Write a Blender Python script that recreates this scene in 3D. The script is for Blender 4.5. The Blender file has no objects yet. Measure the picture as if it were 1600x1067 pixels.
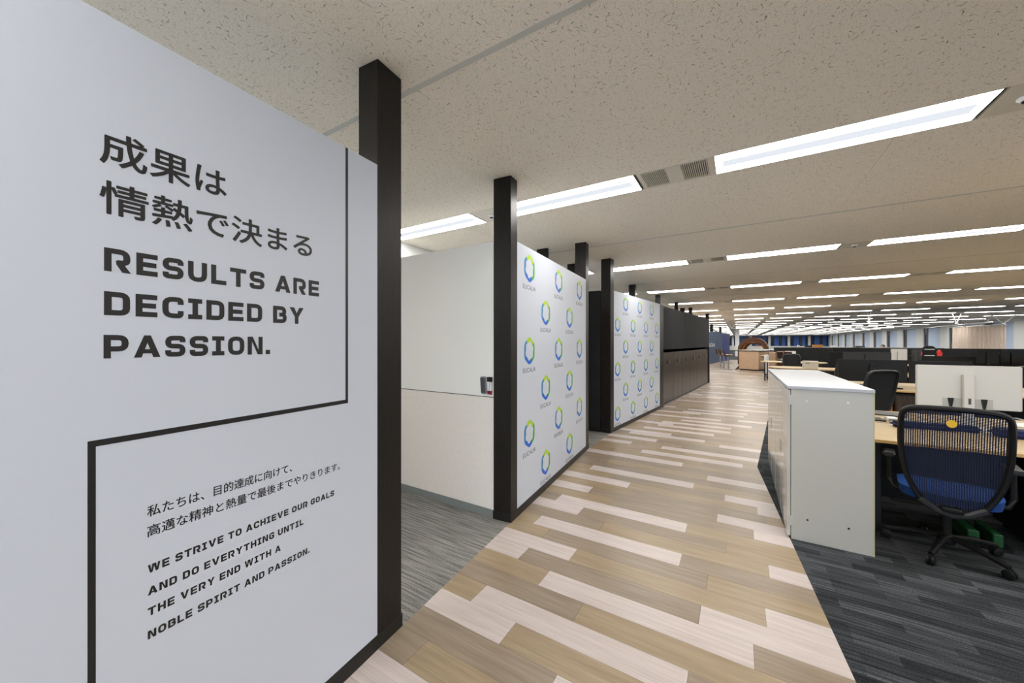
import bpy, bmesh, math, random
from mathutils import Matrix, Vector
random.seed(7)
SC = bpy.context.scene
COL = SC.collection
R = math.radians
# ------------------------------------------------------------------ camera, world, light, exposure
EYE = 1.45
CE = 2.795            # ceiling height
cam = bpy.data.cameras.new('camera'); cam_o = bpy.data.objects.new('camera', cam); COL.objects.link(cam_o)
cam_o.location = (0, 0, EYE); cam_o.rotation_euler = (R(90), 0, R(31.637))
cam.sensor_width = 36; cam.lens = 36 * 572.97 / 1600; cam.shift_y = 1.5 / 1600
cam.clip_start = .05; cam.clip_end = 300
SC.camera = cam_o
W = bpy.data.worlds.new('world'); SC.world = W; W.use_nodes = True
W.node_tree.nodes['Background'].inputs[0].default_value = (.35, .42, .55, 1)
W.node_tree.nodes['Background'].inputs[1].default_value = .8
SC.view_settings.view_transform = 'Standard'; SC.view_settings.look = 'None'
SC.view_settings.gamma = 1; SC.view_settings.use_curve_mapping = False
SC.view_settings.exposure = 0.0
LAMP_E = 30.0          # emission of the ceiling lamp diffusers
# cool fill light added behind the camera, tints the near panel blue
dl = bpy.data.lights.new('window_daylight', 'AREA'); dl.shape = 'RECTANGLE'; dl.size = 5; dl.size_y = 1.9
dl.energy = 170; dl.color = (.62, .78, 1)
fill_o = bpy.data.objects.new('window_daylight', dl); COL.objects.link(fill_o)
fill_o.location = (3.2, -5.94, 1.5); fill_o.rotation_euler = (R(90), 0, R(0)); fill_o['kind'] = 'helper'

# ------------------------------------------------------------------ materials
def lin(c):
    return tuple(((v / 255) / 12.92 if v / 255 <= .04045 else ((v / 255 + .055) / 1.055) ** 2.4) for v in c) + (1,)
def mat(name, rgb, rough=.5, metal=0, spec=.5, emis=0):
    m = bpy.data.materials.new(name); m.use_nodes = True
    b = m.node_tree.nodes['Principled BSDF']
    b.inputs['Base Color'].default_value = lin(rgb); b.inputs['Roughness'].default_value = rough
    b.inputs['Metallic'].default_value = metal; b.inputs['Specular IOR Level'].default_value = spec
    if emis:
        b.inputs['Emission Color'].default_value = lin(rgb); b.inputs['Emission Strength'].default_value = emis
    return m
def N(m, t, **kw):
    n = m.node_tree.nodes.new(t)
    for k, v in kw.items():
        if k in n.inputs: n.inputs[k].default_value = v
        else: setattr(n, k, v)
    return n
def L(m, a, b): m.node_tree.links.new(a, b)
def bsdf(m): return m.node_tree.nodes['Principled BSDF']
def noisy(name, rgb, rgb2, scale=(1, 1, 1), nscale=8, detail=4, rough=.5, spec=.5, bump=0, lo=.35, hi=.65, metal=0, objrand=False):
    """two tones mixed by stretched noise"""
    m = mat(name, rgb, rough, metal, spec)
    tc = N(m, 'ShaderNodeTexCoord'); mp = N(m, 'ShaderNodeMapping'); mp.inputs['Scale'].default_value = scale
    L(m, tc.outputs['Object'], mp.inputs['Vector'])
    if objrand:
        oi = N(m, 'ShaderNodeObjectInfo'); ml = N(m, 'ShaderNodeMath', operation='MULTIPLY'); ml.inputs[1].default_value = 57
        L(m, oi.outputs['Random'], ml.inputs[0]); L(m, ml.outputs[0], mp.inputs['Location'])
    nz = N(m, 'ShaderNodeTexNoise'); nz.inputs['Scale'].default_value = nscale; nz.inputs['Detail'].default_value = detail
    L(m, mp.outputs[0], nz.inputs['Vector'])
    rp = N(m, 'ShaderNodeValToRGB'); rp.color_ramp.elements[0].position = lo; rp.color_ramp.elements[1].position = hi
    rp.color_ramp.elements[0].color = lin(rgb); rp.color_ramp.elements[1].color = lin(rgb2)
    L(m, nz.outputs[0], rp.inputs[0]); L(m, rp.outputs[0], bsdf(m).inputs['Base Color'])
    if bump:
        bp = N(m, 'ShaderNodeBump'); bp.inputs['Strength'].default_value = bump; bp.inputs['Distance'].default_value = .002
        L(m, nz.outputs[0], bp.inputs['Height']); L(m, bp.outputs[0], bsdf(m).inputs['Normal'])
    return m

M = {}
M['panel'] = mat('white_panel', (192, 198, 209), .42, 0, .4)
M['whiteboard'] = mat('whiteboard', (232, 233, 229), .16, 0, .5)
M['greige'] = noisy('greige_panel', (222, 217, 211), (226, 221, 216), nscale=30, rough=.55)
M['post'] = noisy('dark_wood_laminate', (20, 18, 16), (34, 30, 27), (40, 40, 1.2), 6, rough=.42, spec=.25)
M['base'] = mat('dark_baseboard', (28, 26, 24), .45, 0, .3)
M['ink'] = mat('black_ink', (22, 21, 22), .45)
M['black_panel'] = noisy('black_panel', (36, 37, 38), (41, 42, 43), nscale=3, rough=.7, spec=.12)
M['slate'] = mat('slate_panel', (58, 60, 62), .5)
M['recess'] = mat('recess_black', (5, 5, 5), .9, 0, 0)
M['locker'] = noisy('bronze_locker', (62, 54, 47), (74, 65, 56), (60, 60, 1), 4, rough=.33, metal=.5)
M['grey_base'] = mat('grey_rubber_base', (118, 124, 124), .6)
M['cab'] = mat('cabinet_offwhite', (190, 189, 181), .3, 0, .5)
M['cab_door'] = mat('cabinet_door_gloss', (196, 195, 188), .10, 0, .6)
M['cab_top'] = mat('cabinet_top', (186, 190, 196), .38, 0, .2)
M['edge'] = mat('cream_edge', (214, 200, 150), .5)
M['black'] = mat('black_plastic', (15, 16, 17), .5, 0, .3)
M['black2'] = mat('charcoal_plastic', (40, 41, 43), .42, 0, .35)
M['dark_metal'] = mat('dark_metal', (52, 54, 58), .35, .6)
M['metal'] = mat('grey_metal', (160, 162, 164), .3, .8)
M['alu'] = mat('painted_rail', (206, 208, 202), .5, .1)
M['white'] = mat('white_plastic', (225, 226, 226), .4)
M['mon_white'] = mat('monitor_white', (188, 187, 182), .45)
M['mon_grey'] = mat('monitor_grey', (160, 160, 154), .5)
M['screen'] = mat('screen_black', (12, 13, 15), .12)
M['maple'] = noisy('maple_top', (178, 156, 118), (188, 168, 132), (2, 14, 14), 3, rough=.5, spec=.3)
M['maple_edge'] = mat('maple_edge', (192, 154, 94), .5)
M['oak'] = noisy('pale_oak', (196, 166, 138), (178, 148, 120), (2, 2, 16), 3, rough=.5)
M['brown'] = noisy('brown_wood', (70, 36, 20), (96, 52, 28), (3, 3, 12), 4, rough=.4)
M['dark_wood'] = noisy('striped_dark_wood', (70, 56, 46), (110, 92, 78), (30, 30, .8), 3, rough=.5)
M['blue'] = noisy('blue_fabric', (2, 54, 120), (4, 62, 134), nscale=200, rough=.9)
M['navy'] = mat('navy_mesh', (10, 22, 50), .8)
M['navy2'] = noisy('navy_cloth', (14, 24, 66), (20, 32, 80), nscale=60, rough=.9)
M['meshblack'] = mat('black_mesh_fabric', (20, 21, 23), .85)
M['red'] = mat('red_leather', (206, 44, 36), .5)
M['green'] = mat('green_plastic', (8, 74, 36), .6)
M['yellow'] = mat('yellow_tag', (226, 180, 30), .5)
M['bluewall'] = noisy('slate_blue_wall', (40, 60, 88), (50, 72, 104), nscale=2, rough=.6)
M['royal'] = mat('royal_blue_wall', (8, 36, 104), .6)
M['wall'] = mat('wall_paint', (226, 227, 226), .7)
M['blind'] = mat('blue_white_blind', (196, 212, 234), .8)
M['blind2'] = mat('blue_blind', (70, 104, 170), .8)
M['glass'] = mat('night_glass', (22, 44, 72), .1)
M['mullion'] = mat('brown_mullion', (70, 58, 50), .5)
M['column'] = mat('column_paint', (230, 231, 228), .6)
M['curtain'] = noisy('beige_curtain', (226, 211, 197), (196, 180, 165), (30, 30, .5), 4, rough=.9)
M['carton'] = mat('pale_carton', (214, 204, 188), .8)
M['orange'] = mat('orange_carton', (190, 130, 58), .7)
M['skin'] = mat('skin', (214, 168, 140), .6)
M['hair'] = mat('black_hair', (24, 20, 18), .6)
M['shirt'] = mat('white_shirt', (220, 222, 226), .8)
M['cushion'] = mat('cream_cushion', (226, 206, 170), .8)
M['lime'] = mat('logo_lime', (166, 202, 28), .45)
M['leaf'] = mat('logo_green', (66, 158, 72), .45)
M['lblue'] = mat('logo_blue', (14, 96, 200), .45)
M['teal'] = mat('logo_teal', (44, 128, 184), .45)
M['logotext'] = mat('logo_grey_ink', (70, 72, 78), .5)
M['vent'] = mat('vent_cream', (228, 223, 210), .5)
M['vent_dark'] = mat('vent_dark', (62, 54, 44), .7)
M['marker_red'] = mat('marker_red', (140, 26, 30), .4)
M['eraser'] = noisy('grey_felt', (136, 140, 160), (120, 124, 140), nscale=90, rough=.9)
def emit(name, rgb, s):
    m = bpy.data.materials.new(name); m.use_nodes = True; nt = m.node_tree; nt.nodes.clear()
    e = nt.nodes.new('ShaderNodeEmission'); o = nt.nodes.new('ShaderNodeOutputMaterial')
    e.inputs[0].default_value = rgb + (1,); e.inputs[1].default_value = s; nt.links.new(e.outputs[0], o.inputs[0])
    return m
M['diffuser'] = emit('lamp_diffuser', (1, .965, .92), LAMP_E)
M['baffle'] = emit('lamp_centre_baffle', (.84, .885, .955), .96)

def ceiling_material():
    m = mat('mineral_fibre_board', (214, 204, 190), .9, 0, .2)
    tc = N(m, 'ShaderNodeTexCoord')
    oi = N(m, 'ShaderNodeNewGeometry')
    sep = N(m, 'ShaderNodeSeparateXYZ'); L(m, oi.outputs['Position'], sep.inputs[0])
    cmb = N(m, 'ShaderNodeCombineXYZ'); L(m, sep.outputs[0], cmb.inputs[0]); L(m, sep.outputs[1], cmb.inputs[1])
    def strokes(scale, ln, wd, off, thr):
        sc_ = N(m, 'ShaderNodeVectorMath', operation='MULTIPLY_ADD')
        sc_.inputs[1].default_value = (scale,) * 3; sc_.inputs[2].default_value = (off, off * .7, 0)
        L(m, cmb.outputs[0], sc_.inputs[0])
        # slight warping bends the strokes
        wz = N(m, 'ShaderNodeTexNoise'); wz.inputs['Scale'].default_value = 2.2; wz.inputs['Detail'].default_value = 1
        L(m, sc_.outputs[0], wz.inputs['Vector'])
        wa = N(m, 'ShaderNodeVectorMath', operation='MULTIPLY_ADD'); wa.inputs[1].default_value = (.55, .55, 0)
        L(m, wz.outputs['Color'], wa.inputs[0]); L(m, sc_.outputs[0], wa.inputs[2])
        v = N(m, 'ShaderNodeTexVoronoi'); v.voronoi_dimensions = '2D'; v.inputs['Scale'].default_value = 1
        v.inputs['Randomness'].default_value = .9
        L(m, wa.outputs[0], v.inputs['Vector'])
        d = N(m, 'ShaderNodeVectorMath', operation='SUBTRACT'); L(m, wa.outputs[0], d.inputs[0]); L(m, v.outputs['Position'], d.inputs[1])
        sp = N(m, 'ShaderNodeSeparateColor'); L(m, v.outputs['Color'], sp.inputs[0])
        an = N(m, 'ShaderNodeMath', operation='MULTIPLY'); an.inputs[1].default_value = 6.283; L(m, sp.outputs[0], an.inputs[0])
        rt = N(m, 'ShaderNodeVectorRotate'); rt.rotation_type = 'Z_AXIS'; L(m, d.outputs[0], rt.inputs['Vector']); L(m, an.outputs[0], rt.inputs['Angle'])
        s2 = N(m, 'ShaderNodeSeparateXYZ'); L(m, rt.outputs[0], s2.inputs[0])
        ax = N(m, 'ShaderNodeMath', operation='ABSOLUTE'); L(m, s2.outputs[0], ax.inputs[0])
        ay = N(m, 'ShaderNodeMath', operation='ABSOLUTE'); L(m, s2.outputs[1], ay.inputs[0])
        lv = N(m, 'ShaderNodeMath', operation='MULTIPLY'); lv.inputs[1].default_value = ln; L(m, sp.outputs[2], lv.inputs[0])
        cx = N(m, 'ShaderNodeMath', operation='LESS_THAN'); L(m, ax.outputs[0], cx.inputs[0]); L(m, lv.outputs[0], cx.inputs[1])
        cy = N(m, 'ShaderNodeMath', operation='LESS_THAN'); L(m, ay.outputs[0], cy.inputs[0]); cy.inputs[1].default_value = wd
        pr = N(m, 'ShaderNodeMath', operation='GREATER_THAN'); L(m, sp.outputs[1], pr.inputs[0]); pr.inputs[1].default_value = thr
        a = N(m, 'ShaderNodeMath', operation='MULTIPLY'); L(m, cx.outputs[0], a.inputs[0]); L(m, cy.outputs[0], a.inputs[1])
        b = N(m, 'ShaderNodeMath', operation='MULTIPLY'); L(m, a.outputs[0], b.inputs[0]); L(m, pr.outputs[0], b.inputs[1])
        return b.outputs[0]
    s1 = strokes(30, .42, .035, 0, .45)
    s2 = strokes(70, .45, .06, 13.3, .2)
    s3 = strokes(150, .3, .14, 5.7, .3)
    m1 = N(m, 'ShaderNodeMath', operation='MAXIMUM'); L(m, s1, m1.inputs[0])
    h2 = N(m, 'ShaderNodeMath', operation='MULTIPLY'); h2.inputs[1].default_value = .55; L(m, s2, h2.inputs[0]); L(m, h2.outputs[0], m1.inputs[1])
    h3 = N(m, 'ShaderNodeMath', operation='MULTIPLY'); h3.inputs[1].default_value = .32; L(m, s3, h3.inputs[0])
    m2 = N(m, 'ShaderNodeMath', operation='MAXIMUM'); L(m, m1.outputs[0], m2.inputs[0]); L(m, h3.outputs[0], m2.inputs[1])
    mx = N(m, 'ShaderNodeMix', data_type='RGBA'); mx.inputs['A'].default_value = lin((250, 244, 232)); mx.inputs['B'].default_value = lin((148, 136, 120))
    L(m, m2.outputs[0], mx.inputs['Factor']); L(m, mx.outputs['Result'], bsdf(m).inputs['Base Color'])
    return m
M['ceiling'] = ceiling_material()

def plank_material(name, a, b, rough=.32):
    m = noisy(name, a, b, (1.3, 16, 1), 2.4, 5, rough=rough, spec=.5, lo=.3, hi=.72, objrand=True)
    # fine darker grain lines
    tc = N(m, 'ShaderNodeTexCoord'); mp = N(m, 'ShaderNodeMapping'); mp.inputs['Scale'].default_value = (2.5, 110, 1)
    oi = N(m, 'ShaderNodeObjectInfo'); ml = N(m, 'ShaderNodeMath', operation='MULTIPLY'); ml.inputs[1].default_value = 31
    L(m, oi.outputs['Random'], ml.inputs[0]); L(m, ml.outputs[0], mp.inputs['Location'])
    L(m, tc.outputs['Object'], mp.inputs['Vector'])
    nz = N(m, 'ShaderNodeTexNoise'); nz.inputs['Scale'].default_value = 1.5; nz.inputs['Detail'].default_value = 3
    L(m, mp.outputs[0], nz.inputs['Vector'])
    mr = N(m, 'ShaderNodeMapRange'); mr.inputs['From Min'].default_value = .3; mr.inputs['From Max'].default_value = .7
    mr.inputs['To Min'].default_value = .86; mr.inputs['To Max'].default_value = 1.06
    L(m, nz.outputs[0], mr.inputs['Value'])
    src = bsdf(m).inputs['Base Color'].links[0].from_socket
    vm = N(m, 'ShaderNodeVectorMath', operation='SCALE'); L(m, src, vm.inputs[0]); L(m, mr.outputs[0], vm.inputs['Scale'])
    L(m, vm.outputs[0], bsdf(m).inputs['Base Color'])
    return m
M['plank_white'] = plank_material('plank_ash', (186, 174, 169), (201, 190, 185))
M['plank_tan'] = plank_material('plank_tan_oak', (144, 125, 99), (163, 145, 118))
M['plank_grey'] = plank_material('plank_grey_oak', (131, 116, 98), (151, 136, 118))

def carpet(name, base, dark, light, tile, stripe):
    m = mat(name, base, .95, 0, .1)
    g = N(m, 'ShaderNodeNewGeometry'); mp = N(m, 'ShaderNodeMapping'); L(m, g.outputs['Position'], mp.inputs['Vector'])
    # long weave stripes running across the corridor
    m1 = N(m, 'ShaderNodeMapping'); m1.inputs['Scale'].default_value = (3, stripe, 1); L(m, mp.outputs[0], m1.inputs['Vector'])
    n1 = N(m, 'ShaderNodeTexNoise'); n1.inputs['Scale'].default_value = 1; n1.inputs['Detail'].default_value = 2; L(m, m1.outputs[0], n1.inputs['Vector'])
    r1 = N(m, 'ShaderNodeValToRGB'); e = r1.color_ramp.elements; e[0].position = .36; e[1].position = .62
    e[0].color = lin(dark); e[1].color = lin(light); L(m, n1.outputs[0], r1.inputs[0])
    out = r1.outputs[0]
    if tile:
        bt = N(m, 'ShaderNodeTexBrick'); bt.inputs['Scale'].default_value = 1; bt.inputs['Brick Width'].default_value = tile[0]
        bt.inputs['Row Height'].default_value = tile[1]; bt.inputs['Mortar Size'].default_value = 0
        bt.inputs['Color1'].default_value = (0, 0, 0, 1); bt.inputs['Color2'].default_value = (1, 1, 1, 1); bt.offset = .37; bt.offset_frequency = 3
        L(m, mp.outputs[0], bt.inputs['Vector'])
        mr = N(m, 'ShaderNodeMapRange'); mr.inputs['To Min'].default_value = .5; mr.inputs['To Max'].default_value = 1.6
        L(m, bt.outputs['Color'], mr.inputs['Value'])
        vm = N(m, 'ShaderNodeVectorMath', operation='SCALE'); L(m, out, vm.inputs[0]); L(m, mr.outputs[0], vm.inputs['Scale']); out = vm.outputs[0]
    n2 = N(m, 'ShaderNodeTexNoise'); n2.inputs['Scale'].default_value = 170; n2.inputs['Detail'].default_value = 1; L(m, g.outputs['Position'], n2.inputs['Vector'])
    mr2 = N(m, 'ShaderNodeMapRange'); mr2.inputs['From Min'].default_value = .3; mr2.inputs['From Max'].default_value = .7
    mr2.inputs['To Min'].default_value = .6; mr2.inputs['To Max'].default_value = 1.4; L(m, n2.outputs[0], mr2.inputs['Value'])
    v2 = N(m, 'ShaderNodeVectorMath', operation='SCALE'); L(m, out, v2.inputs[0]); L(m, mr2.outputs[0], v2.inputs['Scale'])
    L(m, v2.outputs[0], bsdf(m).inputs['Base Color'])
    bp = N(m, 'ShaderNodeBump'); bp.inputs['Strength'].default_value = .5; bp.inputs['Distance'].default_value = .003
    L(m, n2.outputs[0], bp.inputs['Height']); L(m, bp.outputs[0], bsdf(m).inputs['Normal'])
    return m
M['carpet_grey'] = carpet('grey_weave_carpet', (136, 136, 134), (104, 104, 101), (146, 145, 141), None, 75)
M['carpet_dark'] = carpet('charcoal_carpet', (54, 57, 60), (40, 42, 45), (66, 69, 72), (.24, .07), 80)

# ------------------------------------------------------------------ mesh helpers
class MB:
    def __init__(s): s.v = []; s.f = []; s.m = []
    def add(s, vs, fs, m=0):
        o = len(s.v); s.v += [tuple(v) for v in vs]; s.f += [tuple(i + o for i in f) for f in fs]; s.m += [m] * len(fs); return s
    def box(s, x0, x1, y0, y1, z0, z1, m=0, T=None):
        vs = [Vector((x, y, z)) for z in (z0, z1) for y in (y0, y1) for x in (x0, x1)]
        if T is not None: vs = [T @ v for v in vs]
        return s.add(vs, [(0, 2, 3, 1), (4, 5, 7, 6), (0, 1, 5, 4), (2, 6, 7, 3), (0, 4, 6, 2), (1, 3, 7, 5)], m)
    def prism(s, poly, a0, a1, axis='z', m=0, T=None):
        """extrude a 2D polygon; axis z: poly is (x,y); axis y: (x,z); axis x: (y,z)"""
        def P(u, v, w): return {'z': (u, v, w), 'y': (u, w, v), 'x': (w, u, v)}[axis]
        n = len(poly); vs = [Vector(P(u, v, a0)) for u, v in poly] + [Vector(P(u, v, a1)) for u, v in poly]
        if T is not None: vs = [T @ v for v in vs]
        fs = [tuple(range(n - 1, -1, -1)), tuple(range(n, 2 * n))] + [(i, (i + 1) % n, n + (i + 1) % n, n + i) for i in range(n)]
        return s.add(vs, fs, m)
    def tube(s, pts, r, n=8, closed=False, m=0, ry=None, up=(0, 0, 1)):
        pts = [Vector(p) for p in pts]; k = len(pts); vs = []; up = Vector(up)
        for i, p in enumerate(pts):
            a = pts[(i - 1) % k] if (closed or i > 0) else p; b = pts[(i + 1) % k] if (closed or i < k - 1) else p
            t = (b - a).normalized(); u = up.cross(t)
            if u.length < 1e-3: u = Vector((1, 0, 0)).cross(t)
            if u.length < 1e-3: u = Vector((0, 1, 0)).cross(t)
            u.normalize(); w = t.cross(u); rr = r[i] if isinstance(r, (list, tuple)) else r; r2 = rr if ry is None else ry
            for j in range(n):
                A = 2 * math.pi * (j + .5) / n; vs.append(p + u * rr * math.cos(A) + w * r2 * math.sin(A))
        fs = []
        for i in range(k if closed else k - 1):
            for j in range(n):
                a = i * n + j; b = i * n + (j + 1) % n; c = ((i + 1) % k) * n + (j + 1) % n; d = ((i + 1) % k) * n + j
                fs.append((a, b, c, d))
        if not closed: fs += [tuple(range(n - 1, -1, -1)), tuple(range((k - 1) * n, k * n))]
        return s.add(vs, fs, m)
    def lathe(s, prof, c=(0, 0, 0), n=16, m=0):
        vs = []; c = Vector(c)
        for r, z in prof:
            for j in range(n):
                A = 2 * math.pi * j / n; vs.append(c + Vector((r * math.cos(A), r * math.sin(A), z)))
        fs = [(i * n + j, i * n + (j + 1) % n, (i + 1) * n + (j + 1) % n, (i + 1) * n + j) for i in range(len(prof) - 1) for j in range(n)]
        fs += [tuple(range(n - 1, -1, -1)), tuple(range((len(prof) - 1) * n, len(prof) * n))]
        return s.add(vs, fs, m)
    def mesh(s, name, mats, bevel=0, seg=1, smooth=True):
        me = bpy.data.meshes.new(name); me.from_pydata(s.v, [], s.f)
        for mm in mats: me.materials.append(mm)
        me.polygons.foreach_set('material_index', s.m); me.update()
        if bevel:
            bm = bmesh.new(); bm.from_mesh(me)
            ed = [e for e in bm.edges if len(e.link_faces) == 2 and e.calc_face_angle(0) > .5]
            bmesh.ops.bevel(bm, geom=ed, offset=bevel, segments=seg, affect='EDGES', clamp_overlap=True)
            bm.to_mesh(me); bm.free()
        if smooth:
            me.polygons.foreach_set('use_smooth', [True] * len(me.polygons)); me.set_sharp_from_angle(angle=.6)
        return me
    def build(s, name, m, parent=None, bevel=0, seg=1, loc=None, rotz=None, kind=None, smooth=True):
        mats = m if isinstance(m, (list, tuple)) else [m]
        o = bpy.data.objects.new(name, s.mesh(name, mats, bevel, seg, smooth)); COL.objects.link(o)
        if parent: o.parent = parent
        if loc: o.location = loc
        if rotz is not None: o.rotation_euler = (0, 0, rotz)
        if kind: o['kind'] = kind
        return o
def B(*a, **k): return MB().box(*a, **k)
def tag(o, label, cat, group=None, kind=None):
    o['label'] = label; o['category'] = cat
    if group: o['group'] = group
    if kind: o['kind'] = kind
    return o
def thing(name, label, cat, loc=(0, 0, 0), rotz=0, group=None):
    o = bpy.data.objects.new(name, None); COL.objects.link(o); o.location = loc; o.rotation_euler = (0, 0, rotz)
    o.empty_display_size = .1
    return tag(o, label, cat, group)
KIDS = {}
def dup(root, loc, rotz, label, group=None, swap=None):
    def cp(o, par):
        c = o.copy(); COL.objects.link(c); c.parent = par
        for ch in list(o.children): cp(ch, c)
        return c
    r = cp(root, None); r.location = loc; r.rotation_euler = (0, 0, rotz); r['label'] = label
    if group: r['group'] = group
    return r
def structure(o): o['kind'] = 'structure'; return o
ORD = ['first', 'second', 'third', 'fourth', 'fifth', 'sixth', 'seventh', 'eighth', 'ninth', 'tenth', 'eleventh', 'twelfth', 'thirteenth',
       'fourteenth', 'fifteenth', 'sixteenth', 'seventeenth', 'eighteenth', 'nineteenth', 'twentieth', 'twenty-first', 'twenty-second',
       'twenty-third', 'twenty-fourth']

# ------------------------------------------------------------------ room shell
XL, XR, YB, YF = -3.85, 13.3, -6.0, 82.0
floor = structure(B(XL - .2, XR + .2, YB - .2, YF + .2, -.2, -.012).build('floor', M['slate']))
# walkway outline, left and right edge as X of Y
LE = [(-6, -.76), (.95, -1.43), (1.3, -1.462), (2.5, -1.56), (4.83, -1.741), (5.8, -1.732), (8.78, -1.43), (15.1, -.885), (15.3, -3.85), (36, -3.85)]
RE = [(-6, 1.06), (2.116, .428), (5.133, .191), (8.738, .511), (15.5, .95), (21.6, 1.05), (36, 1.3)]
def interp(T, y):
    for (a, xa), (b, xb) in zip(T, T[1:]):
        if a <= y <= b: return xa + (xb - xa) * (y - a) / (b - a)
    return T[-1][1]
YW = 36.0
car = MB()
car.prism([(x, y) for y, x in LE] + [(XL, 36), (XL, -6)] if False else [(-3.85, -6)] + [(x - .0, y) for y, x in LE[:8]] + [(-.885, 15.3), (-3.85, 15.3)], -.012, 0)
car.build('grey_carpet', M['carpet_grey'], floor)['kind'] = 'structure'
rc = MB(); rc.prism([(XR, -6), (XR, YF), (XL, YF), (XL, 36)] + [(x, y) for y, x in reversed(RE)], -.012, 0)
rc.build('charcoal_carpet', M['carpet_dark'], floor)['kind'] = 'structure'
# planks: rows across the corridor; joints measured for the near rows, random further on
ROW0, ROWP, PL = 1.4665, .1608, 1.08
WH = {-3: [(-9, .2)], -2: [], -1: [(-.672, .41)], 0: [(-9, -.978)], 1: [(-1.277, -.185)], 3: [(-1.018, .063)], 4: [(-9, -1.256), (-.173, .9)], 5: [(-9, -.959), (.125, .9)],
      7: [(-1.40, -.325)], 8: [(.167, .9)], 9: [(-9, -1.152)], 10: [(-1.43, -.343)], 11: [(.101, .9)], 12: [(-9, -1.235), (-.148, .9)],
      14: [(-9, -.943), (.142, .9)], 15: [(-.105, .9)], 16: [(-1.455, -.38)], 18: [(-.28, .8)], 20: [(-9, -.56)], 22: [(-1.1, .05)], 24: [(-9, -1.31), (-.9, .18)],
      26: [(-9, -1.02)], 27: [(-.224, .86)], 28: [(-1.49, -.414)], 29: [(-9, -.89)], 31: [(-1.375, -.32)], 33: [(-1.2, -.1)], 34: [(-9, -.97)], 35: [(-1.18, -.1)],
      37: [(-.9, .2)], 39: [(-1.48, -.27)], 40: [(.0, .9)], 42: [(-1.72, -.643)], 43: [(-.985, .1)]}
JT = {-3: .2, -2: -1.283, -1: .41, 0: -.978, 1: -.185, 2: -.732, 3: .063, 4: -.173, 5: .125, 6: -.159, 7: -.325, 8: .167, 9: -.069, 10: -.343, 11: .101, 12: -.148, 14: .142,
      15: -.105, 16: -.38, 18: -.28, 26: -1.02, 27: -.224, 28: -.414, 29: -.89, 31: -.32, 42: -.643, 43: -.985}
JF = {2: -.732, 6: -.159, 18: -1.35}
planks = []
# tan / grey order of the darker planks in the nearest rows, left to right
TN = {-2: 'gt', -1: 'gt', 0: 'tg', 1: 'tg', 2: 'gtt', 3: 'tg', 4: 'g', 5: 't', 6: 'tgt', 7: 'tg', 8: 'gt', 9: 'gt', 10: 'gt', 11: 'tg', 12: 'gt', 13: 'tgt'}
for k in range(int((YB - ROW0) / ROWP), int((YW - ROW0) / ROWP)):
    ya = ROW0 + k * ROWP; yb = ya + ROWP; ym = (ya + yb) / 2
    l0, l1 = interp(LE, ya), interp(LE, yb); r0, r1 = interp(RE, ya), interp(RE, yb)
    j = JT.get(k, random.uniform(-1, 0)); cuts = sorted(j + PL * i for i in range(-6, 6))
    wh = WH.get(k)
    if wh:                                           # white planks measured in this row set the joints
        ends = [e for a, b in wh for e in (a, b) if -2.5 < e < .6]
        cuts = [c for c in cuts if all(abs(c - e) > .35 for e in ends)] + ends; cuts.sort()
    lo, hi = min(l0, l1), max(r0, r1)
    segs = [lo - 1] + [c for c in cuts if max(l0, l1) + .02 < c < min(r0, r1) - .02] + [hi + 1]
    tone = random.random() < .5
    ti = 0
    rw = [random.random() < .3 for _ in segs]
    for i, (a, b) in enumerate(zip(segs, segs[1:])):
        mid = (max(a, lo) + min(b, hi)) / 2
        if wh is not None: w = any(p - .05 < mid < q + .05 for p, q in wh)
        elif k < -3 or k > 44: w = rw[i] and not (i and rw[i - 1])
        else: w = False
        g = 0.0007
        x00 = l0 if a < lo else a + g; x01 = l1 if a < lo else a + g; x10 = r0 if b > hi else b - g; x11 = r1 if b > hi else b - g
        dark = 'plank_tan' if (random.random() < .6) == tone else 'plank_grey'
        if not w and k in TN:
            if ti < len(TN[k]): dark = 'plank_tan' if TN[k][ti] == 't' else 'plank_grey'
            ti += 1
        planks.append((abs(ym - 1.0), k, [(x00, ya + g), (x10, ya + g), (x11, yb - g), (x01, yb - g)], 'plank_white' if w else dark))
planks.sort(key=lambda t: (t[1] < -5, t[0]))
rest = MB(); RM = ['plank_white', 'plank_tan', 'plank_grey']
for i, (_, k, q, mn) in enumerate(planks):
    if i < 300:
        cx = sum(p[0] for p in q) / 4; cy = sum(p[1] for p in q) / 4
        b = MB(); b.prism([(x - cx, y - cy) for x, y in q], -.011, 0)
        b.build('plank', M[mn], floor, loc=(cx, cy, 0), smooth=False)
    else: rest.prism(q, -.011, 0, m=RM.index(mn))
rest.build('far_planks', [M[x] for x in RM], floor, kind='stuff', smooth=False)
# dark joint bed below the planks
B(-3.85, 1.4, YB, YW, -.012, -.0105).build('plank_bed', M['dark_wood'], floor)

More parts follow.
